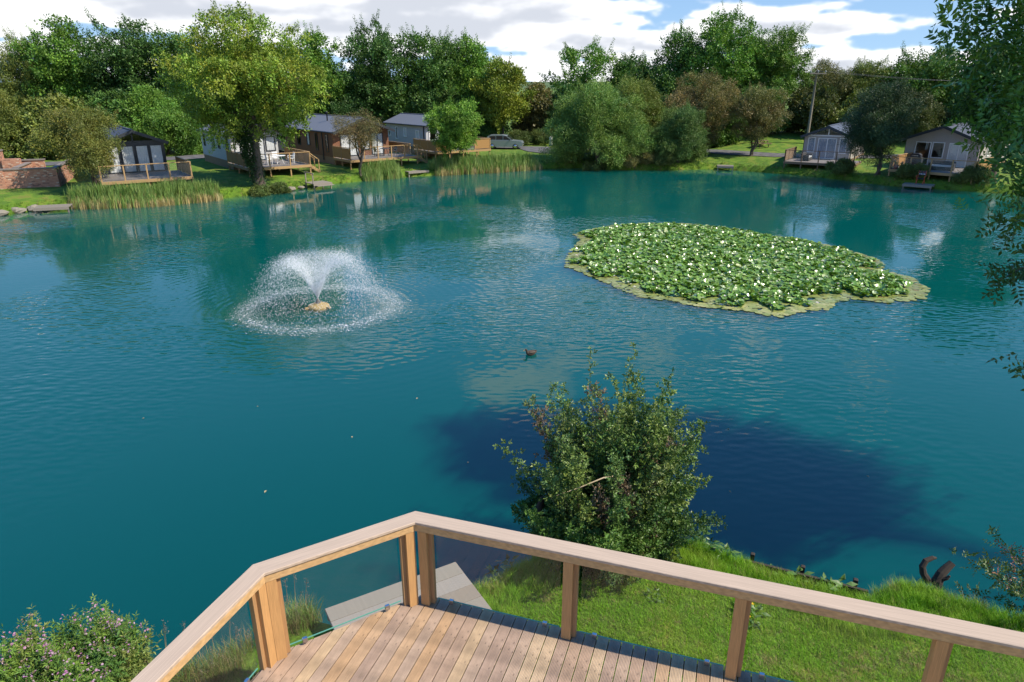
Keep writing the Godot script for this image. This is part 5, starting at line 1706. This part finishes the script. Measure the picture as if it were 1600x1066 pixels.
# ------------------------------------------------------------------ small things
func jetty(label: String, at: Vector3, turn: float, w: float, depth: float, rail := false) -> void:
	var t := thing("fishing_platform", label, "platform", at, turn, "fishing platforms along the bank")
	var n := int(depth / 0.2)
	for k in n:
		part(t, "plank", box(Vector3(w, 0.05, 0.18)), mats.weathered, Vector3(0, 0, -depth / 2 + (k + 0.5) * depth / n))
	part(t, "edge_beam", box(Vector3(w, 0.14, 0.06)), mats.weathered, Vector3(0, -0.097, depth / 2 - 0.03))
	for q in [[-1, 1], [1, 1], [-1, -1], [1, -1]]:
		part(t, "leg", box(Vector3(0.09, 1.0, 0.09)), mats.weathered, Vector3(q[0] * (w / 2 - 0.08), -0.527, q[1] * (depth / 2 - 0.12)))
	if rail:
		part(t, "rail_post", box(Vector3(0.08, 0.8, 0.08)), mats.weathered, Vector3(-w / 2 + 0.06, 0.427, depth / 2 - 0.2))
		part(t, "rail_post", box(Vector3(0.08, 0.8, 0.08)), mats.weathered, Vector3(-w / 2 + 0.06, 0.427, -depth / 2 + 0.2))
		part(t, "hand_rail", box(Vector3(0.08, 0.06, depth)), mats.weathered, Vector3(-w / 2 + 0.06, 0.857, 0))
		part(t, "step", box(Vector3(w * 0.9, 0.05, 0.4)), mats.weathered, Vector3(0.05, -0.14, depth / 2 + 0.22))

func car(label: String, at: Vector3, turn: float, paint: Material) -> Node3D:
	var t := thing("parked_car", label, "car", at, turn, "parked cars")
	# side outline, nose towards +x
	var lower := PackedVector2Array([Vector2(-2.25, 0.35), Vector2(-1.85, 0.28), Vector2(1.9, 0.28), Vector2(2.25, 0.4), Vector2(2.28, 0.72), Vector2(2.12, 0.92), Vector2(1.15, 1.02), Vector2(-2.15, 1.05), Vector2(-2.3, 0.75)])
	var upper := PackedVector2Array([Vector2(-2.12, 1.03), Vector2(1.05, 1.02), Vector2(0.35, 1.55), Vector2(-0.2, 1.64), Vector2(-1.7, 1.62), Vector2(-2.0, 1.45)])
	var mirror := func(p: PackedVector2Array) -> PackedVector2Array:
		var o := PackedVector2Array()
		for q in p:
			o.append(Vector2(-q.x, q.y))
		return o
	part(t, "body", prism(mirror.call(lower), -0.9, 0.9), paint)
	part(t, "roof", prism(mirror.call(upper), -0.76, 0.76), paint)
	for sd in [-1, 1]:
		var z: float = 0.765 * sd
		for w in [[Vector2(-1.85, 1.1), Vector2(-1.0, 1.1), Vector2(-1.0, 1.52), Vector2(-1.72, 1.5)], [Vector2(-0.92, 1.1), Vector2(-0.12, 1.1), Vector2(-0.12, 1.55), Vector2(-0.92, 1.54)], [Vector2(-0.04, 1.1), Vector2(0.82, 1.1), Vector2(0.3, 1.48), Vector2(-0.04, 1.54)]]:
			part(t, "side_window", prism(mirror.call(PackedVector2Array(w)), z - 0.008, z + 0.008), mats.black_glass)
		for x in [-1.4, 1.42]:
			var wh := part(t, "wheel", wheel_mesh(0.34, 0.22), mats.rubber, Vector3(x, 0.34, 0.8 * sd), Vector3(PI / 2, 0, 0))
			part(wh, "rim", wheel_mesh(0.22, 0.235), mats.chrome)
		part(t, "headlight", box(Vector3(0.12, 0.14, 0.36), 0.03), mats.chrome, Vector3(2.18, 0.74, 0.62 * sd))
		part(t, "tail_light", box(Vector3(0.08, 0.24, 0.2), 0.02), mats.red_paint, Vector3(-2.24, 0.86, 0.72 * sd))
		part(t, "wing_mirror", box(Vector3(0.14, 0.12, 0.18), 0.03), mats.trim_dark, Vector3(0.75, 1.1, 0.95 * sd))
	var ws := begin()
	quad(ws, Vector3(1.0, 1.075, -0.68), Vector3(1.0, 1.075, 0.68), Vector3(0.37, 1.555, 0.66), Vector3(0.37, 1.555, -0.66))
	part(t, "windscreen", fin(ws), mats.black_glass)
	part(t, "grille", box(Vector3(0.04, 0.16, 0.8), 0.01), mats.trim_dark, Vector3(2.275, 0.62, 0))
	return t

func wheel_mesh(rad: float, w: float) -> Mesh:
	return lathe(PackedVector2Array([Vector2(0, -w / 2), Vector2(rad * 0.9, -w / 2), Vector2(rad, -w / 2 + 0.03), Vector2(rad, w / 2 - 0.03), Vector2(rad * 0.9, w / 2), Vector2(0, w / 2)]), 18)

func garden_chair(label: String, at: Vector3, turn: float, m: Material) -> void:
	var t := thing("garden_chair", label, "chair", at, turn, "garden chairs on the verandas")
	part(t, "seat", box(Vector3(0.46, 0.04, 0.46), 0.012), m, Vector3(0, 0.45, 0))
	part(t, "backrest", box(Vector3(0.46, 0.5, 0.035), 0.012), m, Vector3(0, 0.72, -0.25), Vector3(-0.16, 0, 0))
	for q in [[-1, 1], [1, 1], [-1, -1], [1, -1]]:
		part(t, "leg", box(Vector3(0.035, 0.43, 0.035), 0.006), m, Vector3(0.2 * q[0], 0.215, 0.2 * q[1]))
	for s in [-1, 1]:
		part(t, "armrest", box(Vector3(0.04, 0.03, 0.44), 0.008), m, Vector3(0.23 * s, 0.66, 0))
		part(t, "arm_post", box(Vector3(0.03, 0.21, 0.03), 0.006), m, Vector3(0.23 * s, 0.55, 0.2))

func round_table(label: String, at: Vector3, m: Material) -> void:
	var t := thing("garden_table", label, "table", at, 0.0, "garden tables on the verandas")
	part(t, "table_top", lathe(PackedVector2Array([Vector2(0, 0.70), Vector2(0.5, 0.70), Vector2(0.52, 0.715), Vector2(0.5, 0.73), Vector2(0, 0.73)]), 20), m)
	for k in 3:
		var a := TAU * k / 3
		part(t, "leg", beam(Vector3(cos(a) * 0.35, 0.0, sin(a) * 0.35), Vector3(cos(a) * 0.12, 0.70, sin(a) * 0.12), 0.04, 0.04, Vector3.ZERO, Vector3.ZERO, 0.006, Vector3(sin(a), 0, -cos(a))), m)

func lodge_point(at: Vector2, yaw_deg: float, floor_y: float, x: float, z: float) -> Vector3:
	return Vector3(at.x, floor_y, at.y) + Basis(Vector3.UP, deg_to_rad(yaw_deg)) * Vector3(x, 0, z)

func make_small_things() -> void:
	rng.seed = 900
	jetty("low plank platform beside the lawn in front of the brick enclosure", Vector3(-31.5, 0.32, -47.2), deg_to_rad(20), 2.1, 1.4)
	jetty("small stepped platform with a handrail below the big ash", Vector3(-16.4, 0.42, -58.9), deg_to_rad(42), 1.7, 1.7, true)
	jetty("flat plank platform left of the long reed bed", Vector3(-9.3, 0.45, -67.4), deg_to_rad(36), 2.2, 1.4)
	jetty("small dark platform in front of the spreading hawthorn", Vector3(21.9, 0.42, -72.0), deg_to_rad(-16), 1.6, 1.4)
	jetty("narrow low platform under the red chair", Vector3(34.3, 0.30, -58.6), deg_to_rad(-40), 2.2, 1.5)
	# red chair with printed back
	var rc := thing("folding_chair", "orange red folding chair with dark spotted back on the low platform", "chair", Vector3(34.45, 0.326, -58.75), deg_to_rad(-40))
	for s in [-1, 1]:
		part(rc, "leg", beam(Vector3(0.26 * s, 0.0, 0.28), Vector3(0.26 * s, 0.62, -0.25), 0.05, 0.05), mats.red_wood)
		part(rc, "leg", beam(Vector3(0.30 * s, 0.0, -0.26), Vector3(0.30 * s, 0.60, 0.26), 0.05, 0.05), mats.red_wood)
		part(rc, "back_post", beam(Vector3(0.27 * s, 0.55, -0.26), Vector3(0.27 * s, 1.08, -0.38), 0.05, 0.05), mats.red_wood)
		part(rc, "armrest", box(Vector3(0.07, 0.04, 0.6), 0.01), mats.red_wood, Vector3(0.31 * s, 0.645, -0.02))
	part(rc, "seat", box(Vector3(0.5, 0.03, 0.46), 0.01), mats.navy, Vector3(0, 0.44, 0))
	var bk := part(rc, "backrest", box(Vector3(0.5, 0.36, 0.03), 0.01), mats.navy, Vector3(0, 0.86, -0.315), Vector3(-0.22, 0, 0))
	for i in 4:
		for j in 2:
			part(bk, "printed_spot", box(Vector3(0.06, 0.06, 0.006), 0.002), mats.trim_white if j == 0 else mats.red_paint, Vector3(-0.18 + 0.12 * i, -0.08 + 0.17 * j, 0.018))
	# furniture on the verandas
	var a2 := Vector2(-25.4, -63.9)
	round_table("white round table on the pale lodge's veranda", lodge_point(a2, 37, 1.6, 2.9, 4.2), mats.white_metal)
	garden_chair("white garden chair left of the white round table", lodge_point(a2, 37, 1.6, 1.95, 4.2), deg_to_rad(37 + 90), mats.white_metal)
	garden_chair("white garden chair right of the white round table", lodge_point(a2, 37, 1.6, 3.9, 4.3), deg_to_rad(37 - 90), mats.white_metal)
	garden_chair("white garden chair behind the white round table", lodge_point(a2, 37, 1.6, 2.9, 3.2), deg_to_rad(37), mats.white_metal)
	var a3 := Vector2(-17.3, -68.4)
	round_table("dark round table on the brown lodge's veranda", lodge_point(a3, 39, 1.6, 4.6, 1.9), mats.dark_wicker)
	garden_chair("dark wicker chair left of the dark round table", lodge_point(a3, 39, 1.6, 3.7, 1.9), deg_to_rad(39 + 90), mats.dark_wicker)
	garden_chair("dark wicker chair right of the dark round table", lodge_point(a3, 39, 1.6, 5.5, 2.0), deg_to_rad(39 - 90), mats.dark_wicker)
	var a4 := Vector2(-9.3, -77.0)
	garden_chair("dark chair on the boarded orange veranda", lodge_point(a4, 37, 1.75, 2.4, 3.4), deg_to_rad(37 + 40), mats.dark_wicker)
	sofa("dark low sofa on the cream lodge's overhanging veranda", lodge_point(Vector2(29.9, -72.6), -34, 1.15, 0.95, 2.6), deg_to_rad(-34 + 90), 1.7)
	var b2 := Vector2(36.9, -66.4)
	sofa("grey wicker sofa beside the barbecue on the right veranda", lodge_point(b2, -46, 1.2, 4.2, 3.4), deg_to_rad(-46), 1.9)
	var bb := thing("barbecue", "black covered barbecue by the door on the right veranda", "barbecue", lodge_point(b2, -46, 1.2, 1.7, 2.2), deg_to_rad(-46))
	part(bb, "cart", box(Vector3(1.1, 0.8, 0.5), 0.03), mats.trim_dark, Vector3(0, 0.45, 0))
	part(bb, "lid", prism(PackedVector2Array([Vector2(-0.45, 0.85), Vector2(0.45, 0.85), Vector2(0.42, 1.08), Vector2(0.25, 1.2), Vector2(-0.25, 1.2), Vector2(-0.42, 1.08)]), -0.25, 0.25), mats.trim_dark)
	part(bb, "handle", box(Vector3(0.5, 0.03, 0.03), 0.01), mats.chrome, Vector3(0, 1.0, 0.28))
	for q in [[-0.45, 0.2], [0.45, 0.2], [-0.45, -0.2], [0.45, -0.2]]:
		part(bb, "leg", box(Vector3(0.05, 0.05, 0.05), 0.01), mats.chrome, Vector3(q[0], 0.025, q[1]))
	var pot := thing("flower_pot", "terracotta pot with green plant at the right veranda's corner", "plant pot", lodge_point(b2, -46, 1.2, 1.1, 5.1))
	part(pot, "pot", lathe(PackedVector2Array([Vector2(0, 0), Vector2(0.15, 0), Vector2(0.21, 0.28), Vector2(0.23, 0.28), Vector2(0.23, 0.34), Vector2(0, 0.32)]), 14), mats.red_paint)
	var px := []
	var pc := PackedColorArray()
	for i in 26:
		px.append(Transform3D(rbasis(r(0.08, 0.14)), Vector3(0, 0.5, 0) + rdir() * 0.18))
		pc.append(jitter(Color(0.08, 0.16, 0.03), 0.2))
	scatter(pot, "plant", clumps.fine, mats.leaf, px, pc)
	# cars
	car("silver four-wheel-drive car parked behind the orange veranda", gpos(-0.9, -86.6) + Vector3(0, 0.06, 0), deg_to_rad(-8), mats.silver)
	car("dark car parked between the pale and the brown lodge", gpos(-27.4, -80.8) + Vector3(0, 0.06, 0), deg_to_rad(50), mats.dark_paint)
	# white cylinder by the road
	var wc := thing("white_cylinder", "white domed cylinder standing by the road left of the willows", "bollard", gpos(5.0, -91.3))
	part(wc, "body", lathe(PackedVector2Array([Vector2(0, 0), Vector2(0.22, 0), Vector2(0.22, 1.02), Vector2(0.19, 1.12), Vector2(0.1, 1.18), Vector2(0, 1.19)]), 18), mats.white_metal)
	part(wc, "base_collar", lathe(PackedVector2Array([Vector2(0.2, 0), Vector2(0.3, 0), Vector2(0.3, 0.06), Vector2(0.2, 0.08)]), 18), mats.trim_dark)
	# bench on the lawn
	var pb := thing("picnic_bench", "wooden picnic bench on the lawn behind the spreading hawthorn", "bench", gpos(29.6, -84.2), deg_to_rad(20))
	for k in 5:
		part(pb, "plank", box(Vector3(1.8, 0.04, 0.135)), mats.timber_dull, Vector3(0, 0.75, -0.29 + k * 0.145))
	for s in [-1, 1]:
		part(pb, "seat", box(Vector3(1.8, 0.04, 0.26)), mats.timber_dull, Vector3(0, 0.45, 0.72 * s))
		for e in [-0.65, 0.65]:
			part(pb, "leg", beam(Vector3(e, -0.05, 0.62 * s), Vector3(e, 0.727, 0.22 * s), 0.07, 0.07), mats.timber_dull)
	for e in [-0.65, 0.65]:
		part(pb, "cross_bar", box(Vector3(0.05, 0.09, 1.7)), mats.timber_dull, Vector3(e + 0.062, 0.382, 0))
	# utility pole with stay and wires
	var base := gpos(35.3, -85.0)
	var up := thing("utility_pole", "wooden utility pole with crossarm and wires above the cream lodge", "pole", base)
	var ph := 9.8 - base.y
	part(up, "pole", tube(PackedVector3Array([Vector3(0, -0.5, 0), Vector3(0, ph * 0.5, 0), Vector3(0, ph, 0)]), PackedFloat32Array([0.17, 0.145, 0.115]), 10), mats.pole_wood)
	part(up, "crossarm", box(Vector3(1.9, 0.12, 0.12), 0.01), mats.pole_wood, Vector3(0.1, ph - 0.35, 0.18))
	for x in [-0.75, 0.1, 0.95]:
		part(up, "insulator", lathe(PackedVector2Array([Vector2(0.03, 0), Vector2(0.03, 0.12), Vector2(0.08, 0.14), Vector2(0.08, 0.2), Vector2(0.05, 0.24), Vector2(0, 0.26)]), 8), mats.cushion, Vector3(x, ph - 0.29, 0.18))
		var w := PackedVector3Array()
		var wr := PackedFloat32Array()
		for k in 13:
			var f := k / 12.0
			w.append(Vector3(x, ph - 0.05, 0.18).lerp(Vector3(x + 45, ph + 0.5, -3), f) - Vector3(0, sin(f * PI) * 1.4, 0))
			wr.append(0.012)
		part(up, "wire", tube(w, wr, 4), mats.trim_dark)
	part(up, "stay_wire", tube(PackedVector3Array([Vector3(0.1, ph - 0.8, 0), Vector3(5.0, -0.2, 1.5)]), PackedFloat32Array([0.009, 0.009]), 4), mats.trim_dark)
	# stones along the left bank
	var sps := [[-33.6, -46.6, 0.5, "flat pale stone at the left end of the bank"], [-33.0, -47.5, 0.6, "largest flat stone beside the low plank platform"], [-34.0, -45.4, 0.55, "flat stone at the left picture edge by the water"], [-32.5, -47.9, 0.35, "small stone against the low plank platform"], [-18.2, -57.0, 0.45, "dark stone left of the stepped platform"], [-17.6, -58.0, 0.3, "small stone left of the stepped platform"]]
	for q in sps:
		var s := thing("bank_stone", q[3], "stone", Vector3(q[0], 0.14, q[1]), r(0, 3), "stones along the bank")
		part(s, "rock", rock(int(q[0] * 37)), mats.stone).scale = Vector3(q[2], q[2] * 0.4, q[2] * 0.7)
	# leaves that have blown onto the water
	var fl := begin()
	leaf_into(fl, Vector3(-0.5, 0, 0), Vector3.RIGHT, Vector3.UP, 1.0, 0.6)
	var flm := fin(fl)
	for q in [[-5.2, -12.4], [-3.9, -14.8], [-1.0, -13.6], [-6.8, -16.5], [4.6, -12.4], [5.4, -15.2], [-9.5, -15.8], [2.2, -17.5], [7.8, -13.0], [-2.6, -17.0]]:
		var o := thing("floating_leaf", "tiny pale leaf floating on the open water", "leaf", Vector3(q[0], 0.004, q[1]), r(0, 6), "leaves blown onto the water")
		var lf := part(o, "blade", flm, mats.straw)
		var ls := r(0.05, 0.09)
		lf.scale = Vector3(ls, ls, ls)
	# duck
	var dk := thing("duck", "dark brown duck floating in the middle of the rippled water", "duck", Vector3(0.6, 0.0, -20.3), deg_to_rad(200))
	var path := PackedVector3Array([Vector3(-0.24, 0.11, 0), Vector3(-0.19, 0.075, 0), Vector3(-0.1, 0.05, 0), Vector3(0.0, 0.04, 0), Vector3(0.09, 0.05, 0), Vector3(0.14, 0.085, 0), Vector3(0.16, 0.135, 0), Vector3(0.165, 0.175, 0), Vector3(0.185, 0.205, 0), Vector3(0.22, 0.21, 0), Vector3(0.245, 0.2, 0)])
	part(dk, "body", tube(path, PackedFloat32Array([0.008, 0.045, 0.085, 0.1, 0.09, 0.065, 0.04, 0.035, 0.042, 0.036, 0.015]), 12), mats.duck)
	dk.scale = Vector3(0.85, 0.85, 0.85)
	part(dk, "bill", tube(PackedVector3Array([Vector3(0.235, 0.2, 0), Vector3(0.27, 0.195, 0), Vector3(0.3, 0.188, 0)]), PackedFloat32Array([0.018, 0.014, 0.01]), 7), mats.bill)
	for s in [-1, 1]:
		part(dk, "wing", tube(PackedVector3Array([Vector3(0.08, 0.1, 0.07 * s), Vector3(-0.02, 0.1, 0.088 * s), Vector3(-0.13, 0.105, 0.06 * s), Vector3(-0.23, 0.13, 0.015 * s)]), PackedFloat32Array([0.025, 0.038, 0.03, 0.006]), 8), mats.duck_wing)

func rock(seed_: int) -> Mesh:
	rng.seed = seed_
	var n := FastNoiseLite.new()
	n.seed = seed_
	n.frequency = 0.9
	var st := begin()
	var f := func(i: int, j: int) -> Vector3:
		var a := TAU * i / 12.0
		var b := PI * j / 7.0
		var d := Vector3(sin(b) * cos(a), cos(b), sin(b) * sin(a))
		return d * (1.0 + 0.45 * n.get_noise_3dv(d))
	for i in 12:
		for j in 7:
			quad(st, f.call(i, j), f.call(i + 1, j), f.call(i + 1, j + 1), f.call(i, j + 1))
	return fin(st)

func sofa(label: String, at: Vector3, turn: float, w: float) -> void:
	var t := thing("garden_sofa", label, "sofa", at, turn, "garden sofas on the verandas")
	part(t, "base", box(Vector3(w, 0.3, 0.75), 0.03), mats.dark_wicker, Vector3(0, 0.17, 0))
	part(t, "backrest", box(Vector3(w, 0.45, 0.14), 0.03), mats.dark_wicker, Vector3(0, 0.545, -0.31))
	for s in [-1, 1]:
		part(t, "armrest", box(Vector3(0.14, 0.28, 0.6), 0.03), mats.dark_wicker, Vector3(s * (w / 2 - 0.07), 0.46, 0.06))
		part(t, "cushion", box(Vector3(w / 2 - 0.16, 0.12, 0.55), 0.04), mats.cushion, Vector3(s * (w / 4 - 0.07), 0.38, 0.07))
	for q in [[-1, 1], [1, 1], [-1, -1], [1, -1]]:
		part(t, "foot", box(Vector3(0.06, 0.02, 0.06), 0.002), mats.dark_wicker, Vector3(q[0] * (w / 2 - 0.08), 0.01, q[1] * 0.3))
